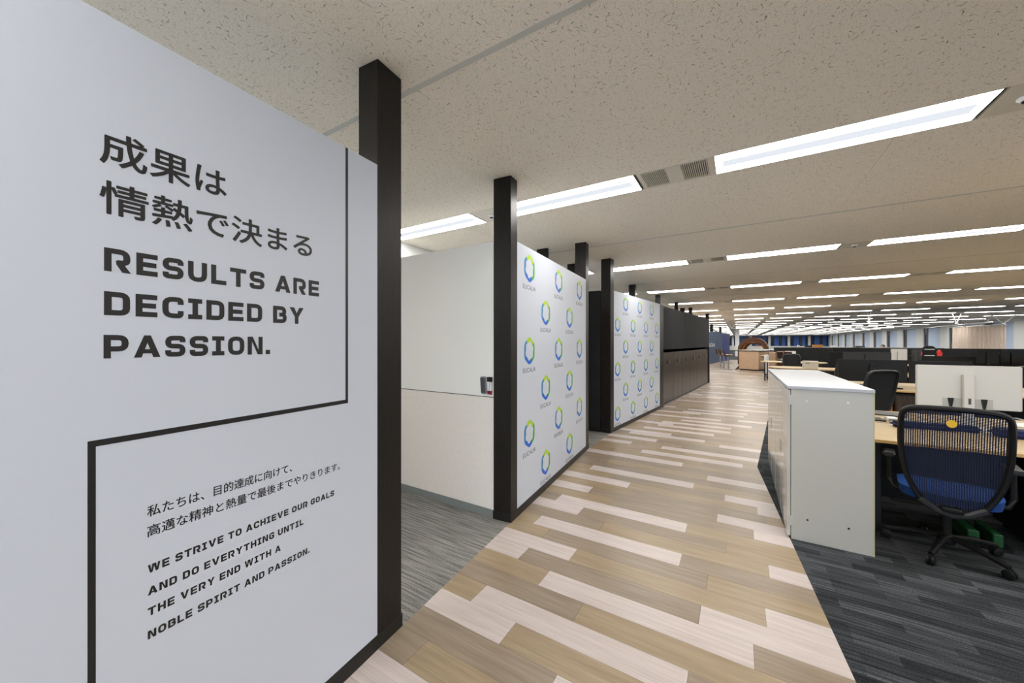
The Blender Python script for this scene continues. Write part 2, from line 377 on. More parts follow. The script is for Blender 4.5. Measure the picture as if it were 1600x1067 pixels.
# ceiling slab with boards as children
ceil_ = structure(B(XL - .2, XR + .2, YB - .2, YF + .2, CE + .05, CE + .2).build('ceiling', M['slate']))
LROWS = [3.187 + 3.6 * k for k in range(-2, 22)]
HW = .168
def boards(yc):
    out = []
    for (ya, yb, off) in ((yc - 1.8 + .015, yc - HW - .002, -1.45), (yc + HW + .002, yc + 1.8 - .015, -2.72)):
        n0 = math.floor((XL - off) / 3.6)
        x = off + n0 * 3.6
        while x < XR:
            a, b = max(x, XL), min(x + 3.6, XR)
            if b - a > .05: out.append((a, b, max(ya, YB), min(yb, YF)))
            x += 3.6
    return out
cache = {}
farb = MB()
for yc in LROWS:
    for (a, b, ya, yb) in boards(yc):
        if yb - ya < .05: continue
        g = .0008
        if yc < 18:
            key = (round(b - a, 3), round(yb - ya, 3))
            if key not in cache: cache[key] = B(-(b - a) / 2 + g, (b - a) / 2 - g, -(yb - ya) / 2, (yb - ya) / 2, 0, .015).mesh('ceiling_panel', [M['ceiling']], .0006)
            o = bpy.data.objects.new('ceiling_panel', cache[key]); COL.objects.link(o); o.parent = ceil_; o.location = ((a + b) / 2, (ya + yb) / 2, CE)
        else: farb.box(a + g, b - g, ya, yb, CE, CE + .015)
farb.build('far_ceiling_panels', M['ceiling'], ceil_, kind='stuff', smooth=False)
for i, yc in enumerate(LROWS):                       # T rails midway between the light rows
    y = yc + 1.8
    if y < YF: B(XL, XR, y - .015, y + .015, CE - .002, CE + .02).build('ceiling_rail', M['alu'], ceil_)
B(XL, XR, YB, YF, CE + .022, CE + .03).build('ceiling_void', M['vent_dark'], ceil_)

# outer walls
structure(B(XL - .2, XL, YB, YF, 0, CE).build('wall_left', M['wall']))
structure(B(XL, XR, YB - .2, YB, 0, CE).build('wall_back', M['wall']))
wr = structure(B(XR + .12, XR + .3, YB, YF, 0, CE).build('wall_right', M['wall']))
wf = structure(B(XL, XR, YF + .12, YF + .3, 0, CE).build('wall_far', M['wall']))
B(XR - .25, XR + .12, YB, YF, 2.62, CE - .001).build('blind_box', M['wall'], wr)
B(XR - .2, XR + .12, YB, YF, 0, .75).build('sill_wall', M['column'], wr)
# right window wall: one window per bay between columns
n = 0; y = -4.5
while y < 80:
    B(XR - .12, XR + .12, y, y + 1.45, 0, 2.62).build('column', M['column'], wr)
    n += 1
    wn = B(XR - .06, XR - .03, y + 1.46, min(y + 4.42, YF), .75, 2.62).build('window_%d' % n, M['glass']); structure(wn)
    B(XR - .10, XR - .07, y + 1.46, min(y + 3.5, YF), .76, 2.6).build('blind', M['blind'], wn)
    B(XR - .11, XR + .06, y + 3.5, y + 3.85, .75, 2.62).build('mullion', M['mullion'], wn)
    y += 4.42
# far window wall
for i in range(6):
    x = -3.85 + i * 2.86
    n += 1
    wn = B(x + .3, x + 2.86, YF + .06, YF + .1, .8, 2.62).build('window_%d' % n, M['glass']); structure(wn)
    B(x, x + .34, YF - .3, YF + .12, 0, 2.62).build('column', M['column'], wn)
    B(x + .9, x + 1.6, YF - .02, YF + .02, .8, 2.6).build('blind', M['blind2'], wn)
    B(x + 2.0, x + 2.5, YF - .02, YF + .02, .8, 2.6).build('blind', M['blind2'], wn)
    B(x + 1.75, x + 1.83, YF, YF + .08, .8, 2.62).build('mullion', M['mullion'], wn)
B(XL, XR, YF - .1, YF + .12, 2.62, CE - .001).build('blind_box', M['wall'], wf)
B(XL, XR, YF - .08, YF + .12, 0, .8).build('sill_wall', M['column'], wf)

# unseen window added on the back wall behind the cool area light
n += 1
wn = structure(B(.7, 5.7, YB + .01, YB + .03, .55, 2.45).build('window_%d' % n, M['glass']))
for (xa, xb, za, zb) in ((.62, .7, .47, 2.53), (5.7, 5.78, .47, 2.53), (.7, 5.7, .47, .55), (.7, 5.7, 2.45, 2.53)):
    B(xa, xb, YB + .002, YB + .1, za, zb).build('window_frame', M['column'], wn)
# ------------------------------------------------------------------ ceiling lamps, vents, plates
LL = 1.352
def lamp_proto():
    me = {}
    me['housing'] = MB().box(0, LL, -HW, -HW + .006, -.0005, .03).box(0, LL, HW - .006, HW, -.0005, .03).box(0, .004, -HW, HW, -.001, .03).box(LL - .004, LL, -HW, HW, -.001, .03).mesh('housing', [M['alu']])
    d = MB()
    # two sloping lens strips
    d.add([(.004, -HW + .006, .0005), (LL - .004, -HW + .006, .0005), (LL - .004, -.03, .001), (.004, -.03, .001)], [(0, 3, 2, 1)])
    d.add([(.004, .03, .001), (LL - .004, .03, .001), (LL - .004, HW - .006, .0005), (.004, HW - .006, .0005)], [(0, 3, 2, 1)])
    d.add([(.004, -.03, .001), (LL - .004, -.03, .001), (LL - .004, .03, .001), (.004, .03, .001)], [(0, 3, 2, 1)])
    me['diffuser'] = d.mesh('diffuser', [M['diffuser']])
    me['centre_baffle'] = B(.05, LL - .05, -.052, .052, -.002, .0).mesh('centre_baffle', [M['baffle']])
    return me
LPM = lamp_proto()
def lamp(x, yc, label, grp):
    t = thing('ceiling_lamp', label, 'ceiling light', (x, yc, CE), 0, grp)
    for k, me in LPM.items():
        o = bpy.data.objects.new(k, me); COL.objects.link(o); o.parent = t
vent_me = {}
vent_me['frame'] = MB().box(0, .55, -HW, -HW + .018, -.002, .012).box(0, .55, HW - .018, HW, -.002, .012).box(0, .035, -HW + .018, HW - .018, -.001, .012).box(.215, .325, -HW + .018, HW - .018, -.001, .012).box(.505, .55, -HW + .018, HW - .018, -.001, .012).mesh('vent_frame', [M['vent']], .001)
vent_me['back'] = B(.03, .52, -HW + .01, HW - .01, .014, .018).mesh('duct', [M['vent_dark']])
sl = MB()
for a in (.035, .325):
    for i in range(13): sl.box(a + .004 + i * .0138, a + .0105 + i * .0138, -HW + .018, HW - .018, 0, .01)
vent_me['slats'] = sl.mesh('slats', [M['vent']])
LX = sorted([-.148 + 3.6 * i for i in range(-1, 4)] + [1.53 + 3.6 * i for i in range(-1, 3)])
for r, yc in enumerate(LROWS):
    vis = r >= 2
    for c, x in enumerate(LX):
        if vis: lb = 'recessed strip ceiling lamp, %s from the left wall in the %s light row ahead' % (ORD[c], ORD[r - 2])
        else: lb = 'strip ceiling lamp, %s from left wall in the %s row behind the camera' % (ORD[c], ['second', 'first'][r])
        lamp(x, yc, lb, 'recessed strip lamps in rows on the ceiling')
    for c, i in enumerate(range(-1, 4)):             # wide gap with two grilles
        x = -.148 + 3.6 * i - .551
        if x < XL or r > 10: continue
        lb = 'cream double air grille, %s from left wall, %s light row %s' % (ORD[c], ORD[r - 2] if vis else ['second', 'first'][r], 'ahead' if vis else 'behind the camera')
        t = thing('air_grille', lb, 'air vent', (x, yc, CE), 0, 'double air grilles between the ceiling lamps')
        for k, me in vent_me.items():
            o = bpy.data.objects.new({'frame': 'vent_frame', 'back': 'duct', 'slats': 'slats'}[k], me); COL.objects.link(o); o.parent = t
            if k == 'slats': o['kind'] = 'stuff'
    for i in range(-1, 4):                           # infill plates
        x = 1.53 + 3.6 * i - .306
        if x > XR - .4: continue
        p = B(x, x + .304, yc - HW, yc + HW, CE - .001, CE + .014).build('infill_plate', M['vent'], ceil_, .001)
    # remaining strips near the side walls and beyond row detail
    B(XL, -3.752, yc - HW, yc + HW, CE - .001, CE + .014).build('infill_plate', M['vent'], ceil_)
    if r > 10:
        for i in range(-1, 4):
            x = -.148 + 3.6 * i - .551
            if x > XL: B(x, x + .55, yc - HW, yc + HW, CE - .001, CE + .014).build('infill_plate', M['vent'], ceil_)
    B(12.26 - .0, XR, yc - HW, yc + HW, CE - .001, CE + .014).build('infill_plate', M['vent'], ceil_)
for (x, y, lb) in [(1.345, 3.19, 'round white smoke detector on the plate right of the nearest long lamp'), (-2.22, 3.19, 'round white smoke detector on the plate above the whiteboard partition'),
                   (1.37, 6.79, 'round white smoke detector in the second light row ahead'), (1.35, 13.99, 'round white smoke detector in the fourth light row ahead')]:
    t = thing('smoke_detector', lb, 'smoke detector', (x, y, CE - .001), 0, 'ceiling smoke detectors')
    MB().lathe([(.034, 0), (.034, -.008), (.024, -.018), (.010, -.022)][::-1], n=20).build('housing', M['white'], t)
    MB().lathe([(.018, -.021), (.015, -.028), (.003, -.03)][::-1], n=12).build('sensor', M['black'], t)

# ------------------------------------------------------------------ lettering: stroke capitals
def rounded(pts, rad, closed=False, seg=4):
    out = []; n = len(pts)
    for i, p in enumerate(pts):
        if (not closed and i in (0, n - 1)): out.append(Vector(p[:2])); continue
        a = Vector(pts[i - 1][:2]); b = Vector(p[:2]); c = Vector(pts[(i + 1) % n][:2])
        r = p[2] if len(p) > 2 else rad
        r = min(r, (a - b).length * .5, (c - b).length * .5)
        if r < 1e-4: out.append(b); continue
        u = b + (a - b).normalized() * r; v = b + (c - b).normalized() * r
        for k in range(seg + 1):
            t = k / seg; out.append(u * (1 - t) ** 2 + b * 2 * t * (1 - t) + v * t ** 2)
    return out
def glyph(ch, t):
    """returns (width, [polygons/quads])"""
    h = t / 2; w = {'I': .56, 'A': .92, 'V': .92, 'W': 1.2, 'Y': .88, 'N': .8, '.': .24, 'O': .8, 'T': .78, 'L': .68, 'E': .72, 'R': .82}.get(ch, .78)
    l, r, b, T_, m = h, w - h, h, 1 - h, .5; S = []; P = []; rd = .27
    if ch == 'S': S = [[(r, T_ - .2), (r, T_), (l, T_), (l, m), (r, m), (r, b), (l, b), (l, b + .2)]]
    elif ch == 'C': S = [[(r, T_ - .24), (r, T_), (l, T_), (l, b), (r, b), (r, b + .24)]]
    elif ch == 'G': S = [[(r, T_ - .2), (r, T_), (l, T_), (l, b), (r, b), (r, m - .03, .02), (w * .48, m - .03)]]
    elif ch == 'U': S = [[(l, 1), (l, b), (r, b), (r, 1)]]
    elif ch == 'L': S = [[(l, 1), (l, b, .0), (w, b)]]
    elif ch == 'T': S = [[(0, T_), (w, T_)], [(w / 2, 1 - t), (w / 2, 0)]]
    elif ch == 'I': S = [[(0, T_), (w, T_)], [(w / 2, 1 - t), (w / 2, t)], [(0, b), (w, b)]]
    elif ch == 'E': S = [[(l, 0), (l, 1)], [(t, T_), (w, T_)], [(t, m), (w * .94, m)], [(t, b), (w, b)]]
    elif ch == 'H': S = [[(l, 0), (l, 1)], [(r, 0), (r, 1)], [(t, m), (w - t, m)]]
    elif ch == 'P': S = [[(l, 0), (l, 1)], [(t, T_), (r, T_), (r, .4), (t, .4)]]
    elif ch == 'R':
        S = [[(l, 0), (l, 1)], [(t, T_), (r - .02, T_), (r - .02, .42), (w * .48, .42)]]
        P = [[(w * .42, .5), (w * .42 + .02, .33), (w - .27, 0), (w, 0), (w * .66, .46)]]
    elif ch == 'B': S = [[(l, 0), (l, 1)], [(t, T_), (r - .03, T_), (r - .03, m + .02), (t + .12, m + .0)], [(t + .12, m), (r, m), (r, b), (t, b)]]
    elif ch == 'D': S = [[(l, 0), (l, 1)], [(t, T_), (r, T_), (r, b), (t, b)]]
    elif ch == 'A':
        k = t * 1.15; P = [[(0, 0), (k, 0), (w / 2 + .06, .86), (w / 2 + t * .52, 1), (w / 2 - t * .52, 1)], [(w - k, 0), (w, 0), (w / 2 + t * .52, 1), (w / 2 - .06, .86)], [(w * .22, .18), (w * .78, .18), (w * .70, .18 + t * .85), (w * .30, .18 + t * .85)]]
    elif ch == 'V': k = t * 1.15; P = [[(0, 1), (w / 2 - t * .5, 0), (w / 2 + t * .5, 0), (w / 2 + .03, .2), (k, 1)], [(w, 1), (w - k, 1), (w / 2 - .03, .2), (w / 2 + t * .5, 0)]]
    elif ch == 'W':
        for o in (0, w / 2 - .06):
            ww = w / 2 + .06; k = t * 1.0; P += [[(o, 1), (o + ww / 2 - t * .5, 0), (o + ww / 2 + t * .5, 0), (o + ww / 2 + .02, .2), (o + k, 1)], [(o + ww, 1), (o + ww - k, 1), (o + ww / 2 - .02, .2), (o + ww / 2 + t * .5, 0)]]
    elif ch == 'Y': P = [[(0, 1), (w / 2 - h, .42), (w / 2 + h, .42), (t * 1.25, 1)], [(w, 1), (w - t * 1.25, 1), (w / 2 - h, .42), (w / 2 + h, .42)], [(w / 2 - h, 0), (w / 2 + h, 0), (w / 2 + h, .43), (w / 2 - h, .43)]]
    elif ch == 'N': S = [[(l, 0), (l, 1)], [(r, 0), (r, 1)]]; P = [[(t * .5, 1), (w - t * 1.2, 0), (w - t * .5, 0), (t * 1.2, 1)]]
    elif ch == 'O': S = [('c', [(l, T_), (r, T_), (r, b), (l, b)])]
    elif ch == '.': P = [[(0, 0), (t * 1.1, 0), (t * 1.1, t * 1.1), (0, t * 1.1)]]
    for s in S:
        cl = s[0] == 'c' if isinstance(s, tuple) else False
        pts = rounded(s[1] if cl else s, rd, cl)
        pts = [p for i, p in enumerate(pts) if i == 0 or (p - pts[i - 1]).length > 1e-3]
        if cl and (pts[0] - pts[-1]).length < 1e-3: pts.pop()
        n = len(pts); lft = []; rgt = []
        for i in range(n):
            pa = pts[i - 1] if (cl or i) else None; pb = pts[(i + 1) % n] if (cl or i < n - 1) else None
            d1 = (pts[i] - pa).normalized() if pa is not None else None; d2 = (pb - pts[i]).normalized() if pb is not None else None
            d1 = d1 if d1 is not None else d2; d2 = d2 if d2 is not None else d1
            n1 = Vector((-d1.y, d1.x)); n2 = Vector((-d2.y, d2.x)); nn = n1 + n2
            nn = nn.normalized() / max(.5, nn.normalized().dot(n1)) if nn.length > 1e-5 else n1
            lft.append(pts[i] + nn * h); rgt.append(pts[i] - nn * h)
        for i in range(n if cl else n - 1):
            j = (i + 1) % n; P.append([tuple(rgt[i]), tuple(rgt[j]), tuple(lft[j]), tuple(lft[i])])
    return w, P
def capitals(text, x0, x1, z0, cap, t, y, parent, name='lettering', gap=.17, space=.42, m='ink'):
    """one line of capitals between x0 and x1, lying on the panel face at local y"""
    x = 0; items = []
    for ch in text:
        if ch == ' ': x += space; continue
        w, P = glyph(ch, t); items.append((x, P)); x += w + gap
    tot = x - gap; sx = (x1 - x0) / (tot * cap); b = MB()
    for i, (gx, P) in enumerate(items):
        for j, poly in enumerate(P):
            yy = y - .0006 - (j % 5) * .00002
            pts = [(x0 + (gx + u) * cap * sx, yy, z0 + v * cap) for u, v in poly]
            b.add(pts, [tuple(range(len(pts)))])
    return b.build(name, M[m], parent, smooth=False)
def font_text(text, x0, x1, z0, h, y, parent, name, m, heavy=0):
    c = bpy.data.curves.new(name, 'FONT'); c.body = text; c.size = 1; c.extrude = 0
    c.resolution_u = 4
    o = bpy.data.objects.new(name, c); COL.objects.link(o)
    dg = bpy.context.evaluated_depsgraph_get(); me = bpy.data.meshes.new_from_object(o.evaluated_get(dg)); bpy.data.objects.remove(o)
    vs = [v.co.copy() for v in me.vertices]
    mnx, mxx = min(v.x for v in vs), max(v.x for v in vs); mny, mxy = min(v.y for v in vs), max(v.y for v in vs)
    for v in me.vertices:
        v.co = Vector((x0 + (v.co.x - mnx) / (mxx - mnx) * (x1 - x0), y - .0006, z0 + (v.co.y - mny) / (mxy - mny) * h))
    if heavy:
        vv = [v.co.copy() for v in me.vertices]; ff = [tuple(p.vertices) for p in me.polygons]; n0 = len(vv); V2 = []; F2 = []
        for q, (ax, az) in enumerate([(0, 0), (1, 0), (-1, 0), (0, 1), (0, -1), (.7, .7), (-.7, -.7), (.7, -.7), (-.7, .7)]):
            V2 += [(v.x + ax * heavy, v.y - q * .00002, v.z + az * heavy) for v in vv]; F2 += [tuple(i + q * n0 for i in f) for f in ff]
        me = bpy.data.meshes.new(name); me.from_pydata(V2, [], F2)
    me.materials.clear(); me.materials.append(M[m])
    o = bpy.data.objects.new(name, me); COL.objects.link(o); o.parent = parent
    return o

# ------------------------------------------------------------------ partitions along the corridor
PH = 2.291
def post(x0, x1, y0, y1, label, loc=(0, 0, 0), rotz=0, base=True, top=CE - .001):
    t = thing('partition_post', label, 'post', loc, rotz, 'dark wood posts standing between the partitions')
    B(x0, x1, y0, y1, 0.0, top).build('shaft', M['post'], t, .002)
    if base: B(x0 - .004, x1 + .004, y0 - .004, y1 + .004, 0, .066).build('base_trim', M['base'], t, .001)
    return t
def line_frame(P, Q):
    d = Vector((Q[0] - P[0], Q[1] - P[1])); return math.atan2(d.y, d.x), d.length
# partition 1: lettered; local x along corridor away from the camera, origin 2.6 m before the post
a1 = math.atan2(1.089, -.091); s0 = 2.6
o1 = (-1.465 + .0833 * s0, 1.30 - .99653 * s0)
p1 = thing('lettered_partition', 'near white partition panel lettered in Japanese and English', 'partition', (o1[0], o1[1], 0), a1)
B(0, s0 - .157, 0, .05, .066, PH).build('panel', M['panel'], p1, .0015)
B(0, s0 - .157, -.004, .054, 0, .066).build('baseboard', M['base'], p1)
X1 = lambda s: s0 - s
fr = MB()
fr.box(X1(.334), X1(.3215), -.0007, 0, 1.190, PH - .001).box(X1(1.0815), X1(.3215), -.0007, 0, 1.188, 1.204).box(X1(1.0815), X1(1.0675), -.0007, 0, .067, 1.188)
fr.build('printed_line', M['ink'], p1, smooth=False)
cp = lambda txt, sa, sb, z, cap, t, **k: capitals(txt, X1(sa), X1(sb), z, cap, t, 0, p1, **k)
cp('RESULTS ARE', 1.0533, .4579, 1.6332, .0603, .225)
cp('DECIDED BY', 1.0533, .5221, 1.5203, .0612, .225)
cp('PASSION.', 1.0542, .6466, 1.409, .0605, .225)
cp('WE STRIVE TO ACHIEVE OUR GOALS', .9698, .3898, .8130, .0228, .235)
cp('AND DO EVERYTHING UNTIL', .9698, .5225, .7515, .0228, .235)
cp('THE VERY END WITH A', .9698, .6088, .6943, .0228, .235)
cp('NOBLE SPIRIT AND PASSION.', .9698, .4985, .6311, .0228, .235)
font_text('成果は', X1(1.060), X1(.7815), 1.9085, .088, 0, p1, 'lettering', 'ink', .0014)
font_text('情熱で決まる', X1(1.060), X1(.4889), 1.781, .084, 0, p1, 'lettering', 'ink', .0014)
font_text('私たちは、目的達成に向けて、', X1(.9709), X1(.5674), .968, .0315, 0, p1, 'lettering', 'ink', .0004)
font_text('高邁な精神と熱量で最後までやりきります。', X1(.9709), X1(.3629), .913, .0315, 0, p1, 'lettering', 'ink', .0004)
post(s0 - .157, s0, 0, .128, 'tall black wood post at the far end of the lettered panel', (o1[0], o1[1], 0), a1)

# ring emblem mesh: six rounded lobes, four colours
def logo_mesh():
    b = MB(); n = 72; R0 = .117
    cols = []
    for i in range(n):
        A = 2 * math.pi * i / n; B_ = 2 * math.pi * (i + 1) / n
        def pr(t):
            ro = R0 * (1 + .035 * math.cos(6 * (t - math.pi / 6))); ri = R0 * (.70 - .055 * math.cos(6 * t + .9))
            return ro, ri
        (oa, ia), (ob, ib) = pr(A), pr(B_); deg = math.degrees((A + B_) / 2)
        m = 0 if 40 <= deg < 125 else 1 if (deg < 40 or deg >= 300) else 2 if 215 <= deg < 300 else 3
        # clockwise from the top: lime, green, blue, teal
        b.add([(oa * math.cos(A), -.0007, oa * math.sin(A)), (ob * math.cos(B_), -.0007, ob * math.sin(B_)),
               (ib * math.cos(B_), -.0007, ib * math.sin(B_)), (ia * math.cos(A), -.0007, ia * math.sin(A))], [(0, 1, 2, 3)], m)
    return b.mesh('logo', [M['lime'], M['leaf'], M['lblue'], M['teal']], smooth=False)
LOGO = logo_mesh(); _t = font_text('EUCALIA', -.135, .135, -.19, .040, 0, None, 'logo_text', 'logotext'); LTXT = _t.data; bpy.data.objects.remove(_t)
def logo(x, z, parent):
    o = bpy.data.objects.new('logo', LOGO); COL.objects.link(o); o.parent = parent; o.location = (x, 0, z)
    c = bpy.data.objects.new('logo_text', LTXT); COL.objects.link(c); c.parent = o

# partition 2
P2, Q2 = (-1.554, 2.503), (-1.741, 4.824); a2, l2 = line_frame(P2, Q2)
p2 = thing('logo_partition', 'white logo partition panel next to the whiteboard', 'partition', (P2[0], P2[1], 0), a2)
B(.118, 2.194, 0, .05, .066, PH).build('panel', M['panel'], p2, .0015)
B(.118, 2.194, -.004, .054, 0, .066).build('baseboard', M['base'], p2)
for i, x in enumerate((.366, .757, 1.132, 1.502, 1.897)):
    for z in ((2.108, 1.375, .638) if i % 2 == 0 else (1.742, 1.005, .270)): logo(x, z, p2)
post(0, .118, 0, .16, 'black wood post between the whiteboard and the near logo panel', (P2[0], P2[1], 0), a2)
post(2.194, l2, 0, .15, 'black wood post at the far end of the near logo panel', (P2[0], P2[1], 0), a2)
# whiteboard side partition, along X at Y=2.50
sw = thing('whiteboard_partition', 'white side partition with a whiteboard upper half', 'partition', (-1.72, 2.505, 0), 0)
B(-2.12, 0, 0, .05, .998, PH - .004).build('whiteboard', M['whiteboard'], sw, .0015)
B(-2.12, 0, 0, .05, .062, .992).build('lower_panel', M['greige'], sw, .001)
B(-2.12, 0, .008, .05, .990, 1.0).build('joint', M['recess'], sw)
B(-2.12, 0, -.004, .05, 0, .062).build('baseboard', M['grey_base'], sw)
er = thing('board_eraser', 'grey felt eraser stuck on the whiteboard corner', 'eraser', (-1.812, 2.505, 1.02), 0)
E1 = B(-.026, .026, -.022, 0, 0, .145).build('felt', M['eraser'], er, .006, 2); E1.rotation_euler = (0, R(-4), 0)
B(-.02, .02, -.028, -.021, .01, .135).build('holder', M['slate'], er, .002).rotation_euler = (0, R(-4), 0)
for dx, c1, lb in ((-1.766, 'marker_red', 'red capped whiteboard marker beside the eraser'), (-1.742, 'black', 'black capped whiteboard marker nearest the post')):
    t = thing('whiteboard_marker', lb, 'marker', (dx, 2.493, 1.018), 0, 'markers on the whiteboard')
    MB().lathe([(.008, .03), (.0095, .032), (.0095, .105), (.008, .107)], n=12).build('barrel', M['white'], t)
    MB().lathe([(.010, .105), (.0105, .107), (.0105, .138), (.007, .142)], n=12).build('cap', M[c1], t)
    MB().lathe([(.008, 0), (.0098, .002), (.0098, .03), (.009, .031)], n=12).build('end_plug', M['marker_red'], t)
    B(-.011, .011, -.010, .012, .108, .145).build('magnet_clip', M['black'], t, .002)
# inner walls of that room, mostly hidden
s2 = thing('side_partition', 'plain white side partition behind the near logo panel', 'partition', (-1.90, 4.76, 0), 0)
B(-1.9, 0, 0, .05, .062, PH).build('panel', M['greige'], s2, .001); B(-1.9, 0, -.003, .053, 0, .062).build('baseboard', M['grey_base'], s2)

# partition 3 and its dark side
P3, Q3 = (-1.73, 5.80), (-1.428, 8.78); a3, l3 = line_frame(P3, Q3)
p3 = thing('logo_partition', 'far white logo partition panel next to the dark side wall', 'partition', (P3[0], P3[1], 0), a3)
B(.142, 2.74, 0, .05, .066, PH).build('panel', M['panel'], p3, .0015)
B(.142, 2.74, -.004, .054, 0, .066).build('baseboard', M['base'], p3)
for i in range(7):
    x = .304 + i * .3685
    for z in ((1.748, 1.006, .266) if i % 2 == 0 else (2.112, 1.374, .633)): logo(x, z, p3)
post(0, .142, 0, .16, 'black wood post at the near edge of the far logo panel', (P3[0], P3[1], 0), a3)
post(2.74, l3 + .02, 0, .15, 'black wood post between the far logo panel and the lockers', (P3[0], P3[1], 0), a3, top=PH)
ds = thing('dark_side_partition', 'black side partition in the gap between the two logo panels', 'partition', (-1.90, 5.81, 0), 0)
B(-1.9, 0, 0, .05, .062, PH).build('panel', M['black_panel'], ds, .001); B(-1.9, 0, -.003, .053, 0, .062).build('baseboard', M['base'], ds)
for k, (x0, x1_, y0, y1_, lb) in enumerate([(-2.478, -2.31, 4.70, 4.75, 'black post rising behind the middle of the near logo panel'),
        (-2.50, -2.36, 5.87, 5.97, 'black post rising just left of the near logo panel far post'),
        (-2.17, -2.03, 8.72, 8.85, 'black post rising behind the left half of the far logo panel'), (-2.0, -1.88, 11.0, 11.13, 'black post rising over the far corner of the far logo panel'),
        (-1.81, -1.70, 13.3, 13.43, 'black post rising behind the near part of the black locker wall'), (-1.93, -1.77, 15.66, 15.8, 'left one of the two close posts behind the locker wall'),
        (-1.62, -1.50, 15.62, 15.76, 'right one of the two close posts behind the locker wall'), (-1.3, -1.15, 19.42, 19.56, 'black post above the far end of the locker wall'),
        (-1.82, -1.61, 31.8, 32.0, 'left small post behind the slate blue wall'), (-1.37, -1.19, 35.65, 35.8, 'right small post behind the slate blue wall')]):
    post(0, x1_ - x0, 0, y1_ - y0, lb, (x0, y0, 0), 0)

# partition 4: black wall with lockers below
P4, Q4 = (-1.461, 9.06), (-.896, 15.0); a4, l4 = line_frame(P4, Q4)
w4 = thing('black_partition', 'long black partition wall above the bronze lockers', 'partition', (P4[0], P4[1], 0), a4)
B(-.30, 6.02, .0, .06, 1.285, PH).build('upper_panel', M['black_panel'], w4, .001)
B(-.30, 6.0, .42, .47, 0, 1.285).build('back_panel', M['recess'], w4)
B(-.30, -.075, .0, .42, 0, 1.284).build('side_panel', M['black_panel'], w4, .001)
B(5.80, 6.02, .02, .42, 0, 1.284).build('side_panel', M['black_panel'], w4, .001)
B(5.86, 6.02, -.02, .02, 0, 1.30).build('end_post', M['post'], w4, .001)
B(-.07, 5.80, .10, .42, 1.207, 1.2845).build('shadow_gap', M['recess'], w4)  # near-black filler, its colour stands in for shade in the open gap
for i in range(6):
    x0 = -.07 + i * .977
    t = thing('locker', 'bronze two-door locker, %s from the near logo panel end' % ORD[i], 'locker', (P4[0] + math.cos(a4) * x0, P4[1] + math.sin(a4) * x0, 0), a4, 'bronze lockers under the black wall')
    B(0, .973, .025, .40, .0, 1.205).build('body', M['locker'], t, .002)
    for k in range(2):
        d = B(.004 + k * .4835, .4845 + k * .4835, .004, .024, .03, 1.2).build('door', M['locker'], t, .002)
        xx = .42 if k == 0 else .53
        B(xx, xx + .018, -.010, .004, .93, 1.02).build('handle', M['black' if k == 0 else 'metal'], d, .003)
    B(.415, .445, .0, .004, .87, .91).build('lock', M['metal'], t, .002)
    B(0.006, .967, .012, .03, 0, .028).build('plinth', M['base'], t)
# slate-blue wall with small white name, and royal-blue wall
P5, Q5 = (-1.76, 27.4), (-.988, 31.58); a5, l5 = line_frame(P5, Q5)
w5 = thing('slate_blue_partition', 'slate blue partition wall with a white name beyond the lockers', 'partition', (P5[0], P5[1], 0), a5)
B(0, l5, 0, .08, 0, 2.2).build('panel', M['bluewall'], w5, .002)
font_text('EUCALIA', .45, 2.1, 1.16, .25, 0, w5, 'logo_text', 'white')
w6 = thing('royal_blue_partition', 'royal blue wall end right of the slate blue wall', 'partition', (-1.0, 32.5, 0), R(80))
B(0, 2.5, 0, .4, 0, 2.15).build('panel', M['royal'], w6, .002)

# ------------------------------------------------------------------ near cabinets
ct = thing('cabinet_top', 'long glossy white top laid over both off-white cabinets', 'worktop', (.31, 3.388, 0))
B(0, .478, 0, 2.02, 1.106, 1.13).build('board', M['cab_top'], ct, .002)
for i in range(2):
    y0 = 3.392 + i * 1.008
    t = thing('storage_cabinet', ['off-white steel cabinet nearest the camera with bolt holes in its end', 'off-white steel cabinet behind the nearest one under the same top'][i], 'cabinet', (.335, y0, 0), 0, 'off-white storage cabinets')
    B(0, .448, 0, 1.004, .0, 1.105).build('body', M['cab'], t, .0015)
    B(.4485, .452, 0, 1.004, 0, 1.105).build('rear_edge', M['edge'], t)
    for k in range(2):
        d = B(-.024, -.003, .002 + k * .503, .500 + k * .503, .02, 1.10).build('door', M['cab_door'], t, .002)
        yy = .475 if k == 0 else .53
        B(-.027, -.024, yy - .006, yy + .006, .52, .62).build('handle', M['cab'], d, .001)
    for zz in (.10, .99):
        B(-.016, .010, -.005, .0, zz, zz + .07).build('hinge', M['cab'], t, .001)
    if i == 0:
        for (x, z, mm) in ((.09, 1.022, 'white'), (.316, 1.030, 'white'), (.095, .161, 'black'), (.32, .158, 'black')):
            b = MB(); b.lathe([(.007, 0), (.006, .002)], n=10); o = b.build('bolt_cap', M[mm], t); o.location = (x, 0, z); o.rotation_euler = (R(90), 0, 0)

